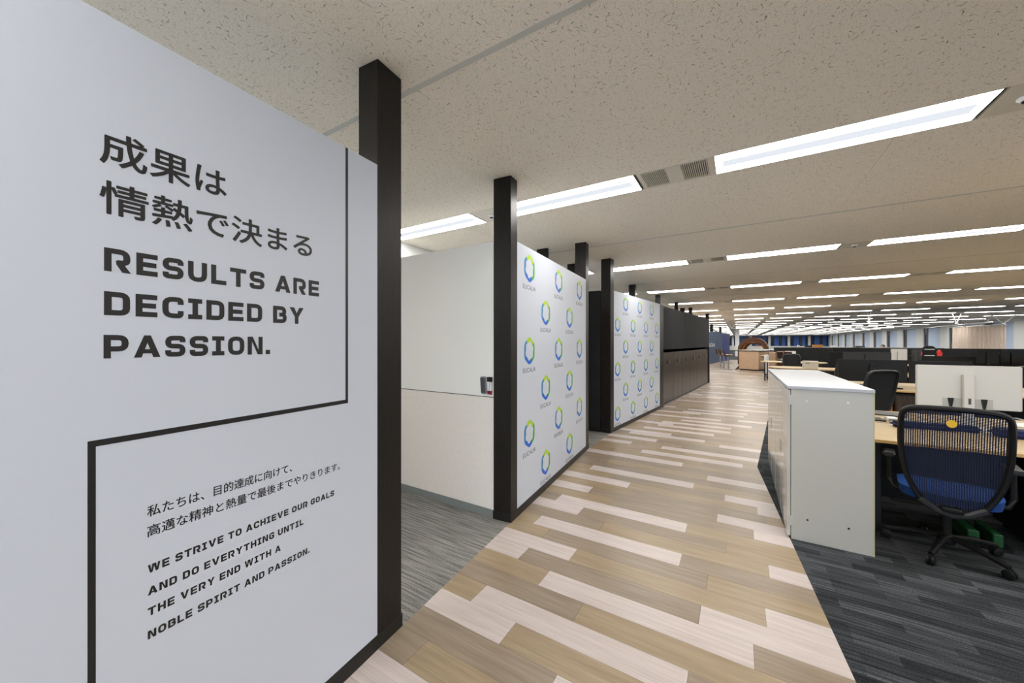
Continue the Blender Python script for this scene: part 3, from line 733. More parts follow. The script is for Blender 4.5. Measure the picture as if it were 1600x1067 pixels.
# ------------------------------------------------------------------ desks
def bench(x0, x1, y0, dep, label, group='long maple bench desks', top='maple', socket=False, modesty=True):
    t = thing('bench_desk', label, 'desk', ((x0 + x1) / 2, y0 + dep / 2, 0), 0, group); w = (x1 - x0) / 2; d = dep / 2
    for s in (-1, 1):
        ya, yb = (-d, -.05) if s < 0 else (.05, d)
        B(-w, w, ya, yb, .695, .72).build('tabletop', M[top], t, .003)
    B(-w, w, -d - .004, -d, .697, .718).build('edge_band', M['maple_edge'], t)
    B(-w, w, -.045, .045, .66, .712).build('cable_tray', M['metal'], t)
    B(-w + .02, w - .02, -.045, -.03, .712, .7195).build('tray_rail', M['alu'], t)
    for sx in (-1, 1):
        for sy in (-1, 1): B(sx * (w - .08) - .03, sx * (w - .08) + .03, sy * (d - .12) - .03, sy * (d - .12) + .03, 0, .694).build('leg', M['dark_metal'], t, .003)
        B(sx * (w - .08) - .02, sx * (w - .08) + .02, -d + .15, d - .15, .62, .66).build('side_beam', M['dark_metal'], t)
    if modesty: B(-w + .12, w - .12, -.02, .02, .06, .655).build('modesty_panel', M['black'], t)  # black and drawn low, so under-desk shade is put into the panel
    return t
b1 = bench(.83, 4.85, 3.80, 1.62, 'maple bench desk under the white monitor behind the blue chair')
b2 = bench(1.42, 5.3, 7.80, 1.5, 'second maple bench desk holding the wide black monitor')
b3 = bench(2.2, 7.2, 11.2, 1.5, 'third maple bench desk holding the white side-turned monitor')
b4 = bench(3.2, 9.0, 16.4, 1.5, 'fourth bench desk with the pair of dark monitors at right')
for (x0, x1_, y0, lb) in [(6.2, 11.5, 3.8, 'bench desk right of the near one, outside the picture'), (6.6, 11.5, 7.8, 'bench desk right of the second one'), (8.4, 12.2, 11.2, 'bench desk right of the third one'),
                          (2.0, 7.0, -.6, 'bench desk right of the camera, outside the picture'), (7.6, 12.0, -.6, 'farther bench desk right of the camera, outside the picture')]:
    bench(x0, x1_, y0, 1.5, lb)  # unseen desks, added to bounce lamp light up to the ceiling
# sockets and cables on bench 1
t = thing('power_socket_box', 'black recessed socket box in the near desk next to the cabinet', 'socket box', (1.06, 4.76, .7205))
B(-.1, .1, -.09, .09, 0, .012).build('box', M['black'], t, .002)
for i in range(3): B(-.075 + i * .055, -.045 + i * .055, -.05, -.01, .012, .016).build('socket', M['slate'], t, .001)
t = thing('charger', 'small silver charger brick beside the socket box', 'charger', (1.215, 4.76, .7205)); B(-.04, .04, -.05, .05, 0, .035).build('brick', M['white'], t, .008, 2)
B(-.03, .03, -.053, -.05, .01, .025).build('label_strip', M['metal'], t)
def cable(pts, r, m, label):
    b = MB(); P = [Vector(p) for p in pts]; out = []
    for i in range(len(P) - 1):
        p0, p1, p2_, p3_ = P[max(i - 1, 0)], P[i], P[i + 1], P[min(i + 2, len(P) - 1)]
        for k in range(6):
            s = k / 6; out.append(.5 * ((2 * p1) + (-p0 + p2_) * s + (2 * p0 - 5 * p1 + 4 * p2_ - p3_) * s * s + (-p0 + 3 * p1 - 3 * p2_ + p3_) * s ** 3))
    out.append(P[-1]); b.tube(out, r, 6); return tag(b.build('cable', M[m]), label, 'cable', 'loose cables on the near desk')
z = .725
cable([(1.25, 4.74, z), (1.31, 4.68, z), (1.38, 4.76, z), (1.45, 4.68, z), (1.51, 4.72, z)], .004, 'black', 'black cable curling from the silver charger')
cable([(1.25, 4.78, z + .004), (1.33, 4.82, z + .004), (1.38, 4.72, z + .006), (1.44, 4.8, z + .004), (1.5, 4.9, z)], .003, 'white', 'white cable looped beside the charger')
cable([(2.25, 4.72, z), (2.35, 4.66, z), (2.25, 4.5, z), (2.42, 4.35, z)], .004, 'slate', 'grey cable on the desk right of the white monitor')
pz = B(-.26, .26, -.06, .06, 0, .05).build('laptop_sleeve', M['navy2'], None, .02, 2); pz.location = (1.40, 4.48, .7205); pz.rotation_euler = (0, 0, R(6)); tag(pz, 'navy soft pouch lying on the desk behind the mesh chair', 'pouch')
pz = B(-.3, .3, -.09, .09, 0, .06).build('laptop_sleeve', M['navy2'], None, .025, 2); pz.location = (1.99, 4.40, .7205); pz.rotation_euler = (0, 0, R(-4)); tag(pz, 'second navy pouch, right one behind the mesh chair', 'pouch')
pz = B(-.15, .15, -.21, .21, 0, .006).build('paper_stack', M['white'], None, .001); pz.location = (2.22, 5.0, .7205); pz.rotation_euler = (0, 0, R(20)); tag(pz, 'white papers on the desk right of the white monitor', 'paper')
pz = B(-.13, .13, -.17, .17, 0, .012).build('notebook', M['slate'], None, .002); pz.location = (1.26, 5.18, .7205); pz.rotation_euler = (0, 0, R(70)); tag(pz, 'dark notebook at the rear of the near desk', 'notebook')

# monitors: back faces -y (the camera side)
def monitor(x, y, z0, w, h, mname, label, rotz=0, group='monitors on the desks', slots=False, desk=.7205, twotone=None, front=False):
    t = thing('monitor', label, 'monitor', (x, y, desk), rotz, group); zb = z0 - desk; m = M[mname]
    s = -1
    B(-w / 2, w / 2, -.012, .022, zb, zb + h).build('back_shell', m, t, .005, 2)
    B(-w / 2 + .008, w / 2 - .008, .0225, .0235, zb + .012, zb + h - .008).build('screen', M['screen'], t)
    B(-.032, .032, -.05, -.013, .01, zb + h * .80).build('stand', M[twotone or mname], t, .004)
    B(-.13, .13, -.12, .10, 0, .012).build('foot', M[twotone or mname], t, .004)
    if slots:
        B(-w * .24, w * .24, -.0135, -.0125, zb + .004, zb + h * .23).build('port_recess', M['mon_grey'], t)
        B(-.006, .010, -.0515, -.0495, zb + .04, zb + .09).build('cable_slot', M['slate'], t, .001)
        for sx in (-1, 1):
            c = MB().prism([(sx * .095 - .018, zb + .085), (sx * .095 + .018, zb + .085), (sx * .095 + .006, zb - .0), (sx * .095 - .006, zb - .0)], -.020, -.0136, 'y').build('plug', M['black'], t)
    return t
monitor(1.66, 4.70, .887, .60, .364, 'mon_white', 'large white monitor seen from behind above the blue chair', slots=True)
monitor(1.93, 8.50, .785, .86, .375, 'black', 'wide black monitor back behind the black mesh chair')
monitor(2.72, 8.50, .79, .68, .36, 'black', 'black monitor partly hidden by the left edge of the white monitor')
monitor(2.66, 12.1, 1.0, .86, .215, 'black2', 'low black monitor top above the wide black monitor')
monitor(3.22, 12.1, 1.0, .27, .30, 'mon_white', 'small white monitor back beside the red and black chair')
monitor(3.56, 12.3, 1.04, .16, .25, 'slate', 'grey side-turned monitor between white monitor and red chair', rotz=R(-38))
monitor(6.47, 17.1, .80, .44, .44, 'black', 'black monitor, left of the pair below the curtain')
monitor(6.95, 17.1, .79, .46, .45, 'screen', 'dark navy monitor, right of the pair below the curtain')
monitor(3.2, 16.9, .98, .74, .29, 'black', 'black monitor behind the low black monitor')
monitor(7.6, 17.1, .85, .3, .38, 'mon_white', 'pale monitor cut by the right image edge')

# under-desk pieces
t = thing('storage_crate', 'green plastic crate on the carpet under the near desk', 'crate', (1.50, 4.05, 0))
B(-.10, -.04, -.1, .15, 0.02, .11).build('bin', M['green'], t, .006); B(.02, .07, -.1, .15, 0.02, .11).build('bin', M['green'], t, .006); B(-.13, .11, -.11, .16, 0.0, .02).build('tray', M['black'], t)
t = thing('drawer_pedestal', 'dark drawer pedestal under the right of the near desk', 'pedestal', (1.95, 4.28, 0))
B(-.2, .2, -.28, .28, .04, .64).build('body', M['black'], t, .004)
for i in range(3): d = B(-.19, .19, -.296, -.281, .06 + i * .19, .24 + i * .19).build('drawer', M['black'], t, .003); B(-.06, .06, -.305, -.296, .19 + i * .19, .205 + i * .19).build('handle', M['black2'], d)
for sx in (-1, 1):
    for sy in (-1, 1): MB().lathe([(.015, 0), (.02, .008), (.02, .03), (.015, .04)], (sx * .15, sy * .22, 0), 10).build('caster', M['black'], t)
t = thing('wood_pedestal', 'striped dark wood pedestal under the second bench desk', 'pedestal', (2.45, 8.15, 0))
B(-.38, .38, -.18, .3, .0, .66).build('body', M['dark_wood'], t, .004); B(-.37, .37, -.196, -.181, .03, .64).build('door', M['dark_wood'], t, .003)
t = thing('paper_bag', 'small tan paper bag on the chair side of the second desk', 'bag', (1.92, 8.0, 0)); B(-.12, .12, -.08, .08, 0, .5).build('bag', M['orange'], t, .01); MB().tube([(-.05, 0, .5), (-.04, 0, .58), (.04, 0, .58), (.05, 0, .5)], .006, 6).build('handle', M['white'], t)

# ------------------------------------------------------------------ office chairs
def office_chair(fabric, meshm, label, fine=True, frame='black'):
    t = thing('office_chair', label, 'chair', (0, 0, 0), 0, 'mesh back office chairs at the desks')
    # five-star base with castors; faces +y
    MB().lathe([(.045, .07), (.05, .09), (.04, .13), (.028, .14), (.028, .27), (.02, .275), (.02, .40)], n=14).build('gas_lift', M['black'], t)
    for i in range(5):
        A = R(90 + 72 * i + 18); c, s = math.cos(A), math.sin(A)
        lg = MB().tube([(.03 * c, .03 * s, .115), (.16 * c, .16 * s, .105), (.31 * c, .31 * s, .072)], [.026, .022, .015], 8, ry=.017).build('base_leg', M['black'], t)
        w = MB(); px, py = .31 * c, .31 * s
        for k in (-1, 1):
            T = Matrix.Translation((px - s * .013 * k, py + c * .013 * k, .03)) @ Matrix.Rotation(A, 4, 'Z') @ Matrix.Rotation(R(90), 4, 'X')
            b = MB().lathe([(.022, -.009), (.03, -.006), (.03, .006), (.022, .009)], n=14); w.add([T @ Vector(v) for v in b.v], b.f)
        w.box(px - .012, px + .012, py - .012, py + .012, .03, .07)
        w.build('caster', M['black'], lg)
    # seat
    b = MB(); nx, ny = 14, 14; vs = []; fs = []
    for j in range(ny + 1):
        for i in range(nx + 1):
            u, v = i / nx * 2 - 1, j / ny * 2 - 1
            k = (abs(u) ** 4 + abs(v) ** 4) ** .25; mx = max(abs(u), abs(v)); q = mx / k if k > 0 else 1
            x, y = u * q * .25, v * q * .24; z = .475 - .02 * mx ** 6 - (.03 * max(0, v) ** 3) + .012 * abs(u) ** 2
            vs.append((x, y, z))
    for j in range(ny):
        for i in range(nx): a = j * (nx + 1) + i; fs.append((a, a + 1, a + nx + 2, a + nx + 1))
    nb = len(vs); vs += [(x * .96, y * .96, .405) for x, y, _ in vs[:nb]]; fs += [tuple(nb + i for i in reversed(f)) for f in fs[:]]
    ring = [i for i in range(nx + 1)] + [(j) * (nx + 1) + nx for j in range(1, ny + 1)] + [ny * (nx + 1) + i for i in range(nx - 1, -1, -1)] + [j * (nx + 1) for j in range(ny - 1, 0, -1)]
    for a, c in zip(ring, ring[1:] + ring[:1]): fs.append((a, nb + a, nb + c, c))
    b.add(vs, fs); b.build('seat', fabric, t)
    MB().box(-.17, .17, -.17, .15, .375, .405).box(-.05, .05, -.30, -.1, .37, .40).build('seat_mechanism', M['black'], t, .008)
    # back frame outline in (x,z)
    out = [(-.11, 1.045), (.11, 1.045), (.205, 1.03, .05), (.236, .985), (.243, .86), (.238, .72), (.208, .56), (.14, .42), (.06, .375), (-.06, .375), (-.14, .42), (-.208, .56), (-.236, .72), (-.243, .86), (-.236, .985), (-.205, 1.03)]
    def yb(z): return -.265 - .05 * ((z - .62) / .4) ** 2 + (.03 if z < .62 else -.015) * abs(z - .62) / .3
    pts = []; K = len(out)
    for i in range(K):
        p0, p1, p2_, p3_ = [Vector(out[(i + d) % K][:2]) for d in (-1, 0, 1, 2)]
        for k in range(4):
            s = k / 4; q = .5 * ((2 * p1) + (-p0 + p2_) * s + (2 * p0 - 5 * p1 + 4 * p2_ - p3_) * s * s + (-p0 + 3 * p1 - 3 * p2_ + p3_) * s ** 3); pts.append((q.x, yb(q.y), q.y))
    MB().tube(pts, .017, 8, True, ry=.026, up=(0, 1, 0)).build('back_frame', M[frame], t)
    # lower spine and yoke
    MB().tube([(-.15, -.266, .42), (-.07, -.272, .365), (0, -.275, .35), (.07, -.272, .365), (.15, -.266, .42)], .022, 8, ry=.022).tube([(0, -.28, .36), (0, -.25, .365), (0, -.15, .38)], .03, 8, ry=.018).build('spine', M['black2'], t)
    # mesh fabric strands inside the outline
    poly = [(p[0], p[2]) for p in pts]
    def span(z):
        xs = []
        for (xa, za), (xb, zb) in zip(poly, poly[1:] + poly[:1]):
            if (za - z) * (zb - z) < 0: xs.append(xa + (xb - xa) * (z - za) / (zb - za))
        return (min(xs), max(xs)) if len(xs) > 1 else None
    def vspan(x):
        zs = []
        for (xa, za), (xb, zb) in zip(poly, poly[1:] + poly[:1]):
            if (xa - x) * (xb - x) < 0: zs.append(za + (zb - za) * (x - xa) / (xb - xa))
        return (min(zs), max(zs)) if len(zs) > 1 else None
    g = MB()
    if fine:
        z = .40; hs = .0095
        while z < 1.03:
            sp = span(z)
            if sp: g.box(sp[0], sp[1], yb(z) - .0006, yb(z) + .0012, z - .0019, z + .0019)
            z += hs
        x = -.225
        while x < .23:
            vp = vspan(x)
            if vp:
                n_ = 10
                for k in range(n_):
                    za = vp[0] + (vp[1] - vp[0]) * k / n_; zb = vp[0] + (vp[1] - vp[0]) * (k + 1) / n_; ya, yb_ = yb(za), yb(zb); ww = .0030
                    g.add([(x - ww, ya - .001, za), (x + ww, ya - .001, za), (x + ww, yb_ - .001, zb), (x - ww, yb_ - .001, zb)], [(0, 1, 2, 3)])
            x += .0112
    else:
        n_ = 12; rows = []
        for k in range(n_ + 1):
            z = .39 + (1.035 - .39) * k / n_; sp = span(z) or (-.05, .05); rows.append((sp, z))
        vs = []
        for sp, z in rows: vs += [(sp[0], yb(z), z), (sp[1], yb(z), z)]
        for sp, z in rows: vs += [(sp[0], yb(z) - .004, z), (sp[1], yb(z) - .004, z)]
        o = 2 * (n_ + 1); fs = []
        for k in range(n_): a = 2 * k; fs += [(a, a + 1, a + 3, a + 2), (o + a + 1, o + a, o + a + 2, o + a + 3)]
        g.add(vs, fs)
    mo = g.build('mesh_back', meshm, t, smooth=False)
    if fine: mo['kind'] = 'stuff'
    # armrests
    for s in (-1, 1):
        MB().tube([(s * .18, -.05, .395), (s * .27, -.04, .405), (s * .295, -.02, .46), (s * .295, .0, .64)], .016, 8).build('arm_post', M['black'], t)
        B(s * .295 - .035, s * .295 + .035, -.13, .12, .64, .668).build('armrest', M['black2'], t, .01, 2)
    return t
c1 = office_chair(M['blue'], M['navy'], 'blue office chair with a navy mesh back beside the white cabinet')
c1.location = (1.225, 3.73, 0); c1.rotation_euler = (0, 0, R(-13)); c1.scale = (.94, .97, .985)
tg = MB().lathe([(.024, 0), (.024, .003)], n=16).build('hang_tag', M['yellow'], c1); tg.location = (-.01, -.36, .955); tg.rotation_euler = (R(90), 0, 0); tg['label'] = 'round yellow tag on the mesh back'
c2 = office_chair(M['meshblack'], M['meshblack'], 'black mesh chair in front of the second bench desk', fine=False, frame='black2')
c2.location = (1.55, 7.44, 0); c2.rotation_euler = (0, 0, R(38))
for (x, y, rz, lb) in [(1.60, 15.3, 190, 'black chair between the two round-ended maple tables'), (1.62, 10.6, 95, 'black chair with a low back left of the wide black monitor'),
                       (4.2, 10.0, 0, 'black chair hidden behind the white monitor at the third desk'), (7.9, 21.0, 10, 'black chair back top at the far right below the curtain'), (2.2, 5.95, 180, 'blue-seated chair on the far side of the near desk')]:
    dup(c1 if 'blue' in lb else c2, (x, y, 0), R(rz), lb)
for k in (1,):
    o = c1
# red gaming chair
t = thing('gaming_chair', 'red and black racing-style chair with a winged back', 'chair', (5.72, 18.9, 0), R(0))
MB().prism([(-.2, .5), (.2, .5), (.27, .75), (.25, 1.05), (.17, 1.12), (.15, 1.28), (.08, 1.33), (-.08, 1.33), (-.15, 1.28), (-.17, 1.12), (-.25, 1.05), (-.27, .75)], -.26, -.19, 'y').build('backrest', M['black'], t, .015, 2)
for s in (-1, 1): MB().prism([(s * .17, 1.1), (s * .26, 1.2), (s * .31, 1.08), (s * .29, .86), (s * .2, .72), (s * .19, .95)][::s], -.285, -.17, 'y').build('wing', M['red'], t, .012, 2)
for z in (.98, 1.2): B(-.12, .12, -.268, -.26, z, z + .02).build('strap', M['white'], t)
B(-.26, .26, -.22, .26, .42, .52).build('seat', M['black'], t, .03, 2); MB().lathe([(.03, .06), (.03, .42)], n=12).build('gas_lift', M['black'], t)
for i in range(5): A = R(72 * i); MB().tube([(0, 0, .1), (.32 * math.cos(A), .32 * math.sin(A), .05)], [.03, .02], 8).tube([(.32 * math.cos(A), .32 * math.sin(A), 0), (.32 * math.cos(A), .32 * math.sin(A), .06)], .025, 8).build('base_leg', M['black'], t)
for s in (-1, 1): MB().tube([(s * .26, 0, .45), (s * .32, 0, .5), (s * .32, 0, .68)], .02, 8).box(s * .32 - .04, s * .32 + .04, -.14, .12, .68, .71).build('armrest', M['black2'], t)

# ------------------------------------------------------------------ maple tables near the island
def round_table(cx, cy, l, w, rz, label):
    t = thing('maple_table', label, 'table', (cx, cy, 0), rz, 'round-ended maple tables by the walkway')
    P = []
    for i in range(13): A = R(90 + 15 * i); P.append((-l / 2 + w / 2 * 1 + w / 2 * math.cos(A), w / 2 * math.sin(A)))
    for i in range(13): A = R(-90 + 15 * i); P.append((l / 2 - w / 2 + w / 2 * math.cos(A), w / 2 * math.sin(A)))
    MB().prism(P, .69, .72).build('tabletop', M['maple'], t, .004)
    for s in (-1, 1):
        MB().tube([(s * (l / 2 - .18), w / 2 - .12, .69), (s * (l / 2 - .18), w / 2 - .12, .0)], .022, 8).build('leg', M['dark_metal'], t)
        MB().tube([(s * (l / 2 - .18), -w / 2 + .12, .69), (s * (l / 2 - .18), -w / 2 + .12, .0)], .022, 8).build('leg', M['dark_metal'], t)
        B(s * (l / 2 - .18) - .02, s * (l / 2 - .18) + .02, -w / 2 + .12, w / 2 - .12, .1, .14).build('rail', M['dark_metal'], t)
    return t
round_table(1.75, 17.3, 2.0, 1.2, R(-8), 'far maple table by the walkway with a drink can on it')
round_table(1.72, 13.4, 1.9, 1.1, R(-12), 'near maple table by the walkway carrying the pale carton')
t = thing('carton', 'pale cardboard carton on the near maple table', 'box', (1.72, 13.1, .7205), R(-4)); B(-.17, .17, -.12, .12, 0, .21).build('box', M['carton'], t, .004); B(-.11, -.02, -.1215, -.12, .13, .17).build('print', M['mon_grey'], t)
t = thing('drink_can', 'white and blue drink can on the far maple table', 'can', (1.42, 16.98, .7205)); MB().lathe([(.025, 0), (.033, .01), (.033, .11), (.026, .12)], n=14).build('can', M['white'], t); MB().lathe([(.0335, .03), (.0335, .07)], n=14).build('band', M['lblue'], t)
t = thing('bottle', 'pale plastic bottle beside the drink can', 'bottle', (1.60, 16.98, .7205)); MB().lathe([(.03, 0), (.035, .02), (.035, .14), (.012, .2), (.012, .22)], n=14).build('body', M['carton'], t); MB().lathe([(.014, .215), (.014, .24)], n=10).build('cap', M['white'], t)

# ------------------------------------------------------------------ island, stools, shelves
t = thing('island_counter', 'pale oak island counter with a dark top edge', 'counter', (.05, 22.83, 0), R(-24))
B(0, .93, 0, 3.9, .06, .99).build('cabinet', M['oak'], t, .004); B(.03, .90, .03, 3.85, 0, .06).build('plinth', M['black'], t)
B(-.35, .98, -.04, 3.95, .99, 1.03).build('countertop', M['black2'], t, .004); B(-.33, .96, -.02, 3.93, 1.03, 1.04).build('top_surface', M['mon_grey'], t)
MB().prism([(-.30, .0), (-.24, 0), (0.0, .06), (0, .3)], .2, .26, 'y').build('knee_brace', M['brown'], t)
for k in range(3): B(.004, .926, -.004, 0, .06 + k * .31, .36 + k * .31).build('front_panel', M['oak'], t, .002)
def stool(x, y, rz, shell, label, cushion=True):
    t = thing('bar_stool', label, 'stool', (x, y, 0), rz, 'bar stools around the island'); t.scale = (1.12, 1.12, 1.12)
    MB().lathe([(.2, 0), (.2, .012), (.03, .03), (.025, .66)], n=18).build('pedestal', M['metal'], t)
    MB().tube([(.17 * math.cos(R(a)), .17 * math.sin(R(a)), .28) for a in range(0, 360, 30)], .01, 6, True).build('foot_ring', M['metal'], t)
    b = MB(); vs = []; prof = [(.20, .70), (.10, .665), (-.02, .66), (-.12, .68), (-.19, .76), (-.23, .88), (-.245, .96)]
    for y_, z_ in prof:
        for u in (-1, -.6, -.2, .2, .6, 1): vs.append((u * .2 * (1 if z_ < .8 else .92), y_ + .03 * abs(u) ** 2 * (1 if z_ > .7 else 0), z_ + .03 * abs(u) ** 2 * (1 if z_ < .72 else 0)))
    n_ = 6; fs = [(i * n_ + j, i * n_ + j + 1, (i + 1) * n_ + j + 1, (i + 1) * n_ + j) for i in range(len(prof) - 1) for j in range(n_ - 1)]
    o = len(vs); vs2 = [(a, b_ - .03, c - .03) for a, b_, c in vs]; fs += [tuple(o + q for q in reversed(f)) for f in fs[:]]
    b.add(vs + vs2, fs); b.build('seat_shell', M[shell], t)
    if cushion: B(-.16, .16, -.12, .17, .682, .712).build('cushion', M['cushion'], t, .012, 2)
    return t
stool(-.44, 22.75, R(-80), 'brown', 'brown shell bar stool nearest the camera at the island')
stool(-.66, 23.5, R(-75), 'brown', 'brown shell bar stool, second from the camera at the island')
stool(-.86, 24.3, R(-80), 'brown', 'brown shell bar stool, third from the camera at the island')
stool(1.13, 21.9, R(75), 'navy2', 'navy backed bar stool at the right side of the island')
stool(1.6, 23.3, R(80), 'black', 'black bar stool behind the navy one')
t = thing('shelf_unit', 'low pale oak open shelf unit right of the island', 'shelf', (1.52, 20.9, 0), R(-4))
sh = MB()
for x in (0, .25, .56): B(x, x + .02, 0, .35, 0, 1.03).build('side_panel', M['oak'], t)
for z in (.0, .33, .66, 1.01): B(0, .58, 0, .35, z, z + .02).build('shelf_board', M['oak'], t)
B(0, .58, .34, .35, 0, 1.03).build('back_panel', M['brown'], t)
t = thing('drawer_unit', 'oak drawer unit beside the island stools', 'cabinet', (1.23, 20.9, 0), R(-4)); B(0, .26, 0, .4, 0, 1.0).build('body', M['oak'], t, .004)
for k in range(4): B(.01, .25, -.012, 0, .02 + k * .245, .25 + k * .245).build('drawer', M['oak'], t, .003)
t = thing('pale_bin', 'slim pale bin standing beside the oak drawer unit', 'bin', (1.13, 20.75, 0)); MB().lathe([(.07, 0), (.09, .85)], n=14).build('body', M['wall'], t); MB().lathe([(.092, .85), (.08, .88)], n=14).build('lid', M['white'], t)
# arched timber booth behind the island
t = thing('timber_booth', 'arched brown timber booth with shelves behind the island', 'booth', (.82, 28.6, 0), R(-12))
def arch(y0, y1, ro, ri, m, nm):
    P = [(ro * 1.0 * math.cos(R(a)), .95 + ro * .98 * math.sin(R(a))) for a in range(0, 181, 15)] + [(ri * math.cos(R(a)), .95 + ri * .85 * math.sin(R(a))) for a in range(180, -1, -15)]
    MB().prism(P, y0, y1, 'y').build(nm, M[m], t, smooth=False)
arch(0, .25, .86, .66, 'brown', 'outer_arch'); arch(.26, .5, .80, .58, 'orange', 'middle_arch'); arch(.52, .8, .72, .5, 'brown', 'inner_arch')
for s in (-1, 1): B(s * .76 - .09, s * .76 + .09, 0, .8, 0, .96).build('upright', M['brown'], t)
B(-.68, -.2, .1, .7, .95, 1.0).build('shelf_board', M['orange'], t); B(.1, .68, .1, .7, 1.2, 1.25).build('shelf_board', M['orange'], t); B(-.67, .67, .12, .75, 0, .9).build('counter_base', M['black'], t)
B(-.6, .6, .1, .75, 1.42, 1.47).build('shelf_board', M['orange'], t)
# dark low wall and what stands on it
t = thing('low_dark_wall', 'long low dark divider wall across the office', 'divider', (1.5, 22.0, 0))
for i in range(5): B(i * 1.9, i * 1.9 + 1.895, 0, .12, 0, 1.19).build('panel', M['black_panel'], t, .002)
B(-.01, 9.5, -.01, .13, 1.19, 1.205).build('cap', M['black2'], t)
t = thing('back_counter', 'dark counter with a pale top beyond the low wall', 'counter', (2.5, 24.6, 0)); B(0, 5.5, 0, .6, 0, 1.18).build('body', M['black'], t); B(-.02, 5.52, -.02, .62, 1.18, 1.2).build('countertop', M['mon_grey'], t)
for (x, y, w, h, m, nm, lb, cat) in [(3.55, 24.8, .42, .12, 'orange', 'carton', 'orange carton on the back counter', 'box'), (3.0+.2, 24.95, .3, .08, 'black', 'equipment_case', 'black case on the back counter', 'case'),
        (2.0+.75, 24.75, .1, .1, 'white', 'paper_cup', 'white cup on the back counter near the island', 'cup'), (4.2, 24.8, .25, .09, 'white', 'paper_tray', 'white tray right of the orange carton', 'tray'), (5.2, 24.8, .34, .07, 'slate', 'equipment_case', 'slate case at the right of the back counter', 'case')]:
    t = thing(nm, lb, cat, (x, y, 1.2)); B(-w / 2, w / 2, -.12, .12, 0, h).build('body', M[m], t, .01); B(-w / 2 + .02, w / 2 - .02, -.11, .11, h, h + .008).build('lid', M[m], t)
# sign-like white note on the low wall
t = thing('paper_note', 'white notice sheets fixed on the low dark wall', 'notice', (1.95, 21.985, .93)); B(0, .34, 0, .01, .04, .11).build('sheet', M['white'], t); B(.24, .40, -.004, .006, -.02, .1).build('sheet', M['white'], t)
# misc desk items on benches
for (x, y, w, d, h, m, nm, lb, cat) in [(5.4, 16.7, .35, .25, .04, 'mon_grey', 'paper_stack', 'grey papers on the fourth bench desk', 'paper'), (5.85, 16.7, .22, .1, .05, 'white', 'tissue_box', 'small white box below the red chair', 'box'),
        (4.9, 11.9, .3, .2, .12, 'black', 'desk_phone', 'black desk phone on the third bench desk', 'phone'), (3.9, 8.3, .3, .2, .1, 'black', 'equipment_case', 'black case on the second bench desk', 'case'),
        (2.1, 8.05, .16, .1, .02, 'screen', 'mobile_phone', 'dark phone lying on the second bench desk', 'phone')]:
    t = thing(nm, lb, cat, (x, y, .7205)); B(-w / 2, w / 2, -d / 2, d / 2, 0, h).build('body', M[m], t, .006); B(-w / 2 + .02, w / 2 - .02, -d / 2 + .02, d / 2 - .02, h, h + .003).build('top_face', M[m], t)
# dark desk screens seen in the middle distance
for (x0, x1_, y, z1, lb) in [(3.2, 9.0, 17.4, 1.0, 'grey desk screen along the fourth bench desk'), (2.3, 3.9, 14.2, 1.16, 'black desk screen left of the red chair')]:
    t = thing('desk_screen', lb, 'desk divider', (x0, y, 0)); B(0, x1_ - x0, 0, .03, .0 if y < 15 else .7205, z1).build('panel', M['black_panel'], t, .002); B(0, x1_ - x0, -.005, .035, z1, z1 + .012).build('cap', M['black2'], t)
# tall columns inside
tag(B(-.25, .12, 44.8, 45.2, 0, CE - .001).build('square_column', M['column']), 'slim white column beyond the island', 'column')
tag(B(-1.75, -1.3, 58, 58.4, 0, CE - .001).build('square_column', M['column']), 'white column right of the royal blue wall', 'column')

# ------------------------------------------------------------------ hanging V brackets, rails, curtain
for i, (x, y, z, w) in enumerate([(10.33, 26.04, 2.30, .95), (9.63, 27.48, 2.25, .35), (6.53, 22.88, 2.37, .16), (4.89, 21.87, 2.32, .12), (-.34, 28.08, 2.37, .55), (10.58, 28.07, 2.44, .4), (8.51, 24.92, 2.33, .3)]):
    lb = ['large white V hanger at the right end of the curtain rail', 'white V hanger above the left half of the curtain', 'narrow white hanger above the red chair', 'narrow white hanger above the low black monitor', 'white V hanger above the bar stools',
          'thin white V hanger behind the curtain rail', 'small white V hanger left of the curtain'][i]
    t = thing('v_hanger', lb, 'hanger', (x, y, z), R(10), 'white V hangers on the ceiling'); H_ = CE - z - .001
    for s in (-1, 1): MB().tube([(0, 0, 0), (s * w / 2, 0, H_)], .015, 6).build('arm', M['white'], t)
    B(-.04, .04, -.04, .04, -.02, .02).build('joint', M['white'], t)
    B(-w / 2 - .05, w / 2 + .05, -.03, .03, H_ - .012, H_).build('ceiling_plate', M['white'], t)
tag(MB().tube([(10.33, 25.9, 2.27), (9.8, 29.4, 2.27)], .02, 8).build('curtain_rail', M['white']), 'white rail carrying the beige curtain', 'rail')
tag(MB().tube([(9.601, 24.983, 2.36), (10.132, 34.1, 2.36)], .02, 8).build('track_rail', M['white']), 'long thin white rail passing behind the curtain top', 'rail')
tag(MB().tube([(-.33, 28.1, 2.35), (6.5, 30.5, 2.35)], .012, 6).build('track_rail', M['white']), 'thin white rail from the hanger above the stools', 'rail')
cu = MB(); A_, B_ = Vector((10.45, 26.15, 0)), Vector((9.83, 29.3, 0)); d = (B_ - A_); nrm = Vector((-d.y, d.x, 0)).normalized(); NX, NZ = 120, 6; vs = []
for k in range(NZ + 1):
    z = 2.25 - (2.25 - .9) * k / NZ
    for i in range(NX + 1):
        s = i / NX; w = (.03 + .03 * k / NZ) * math.sin(s * 95 + 1.7 * math.sin(s * 11) + .25 * k * math.sin(s * 23)) + .01 * math.sin(s * 41)
        p = A_ + d * s + nrm * w; vs.append((p.x, p.y, z))
nv = len(vs); vs += [(x + nrm.x * .004, y + nrm.y * .004, z) for x, y, z in vs]
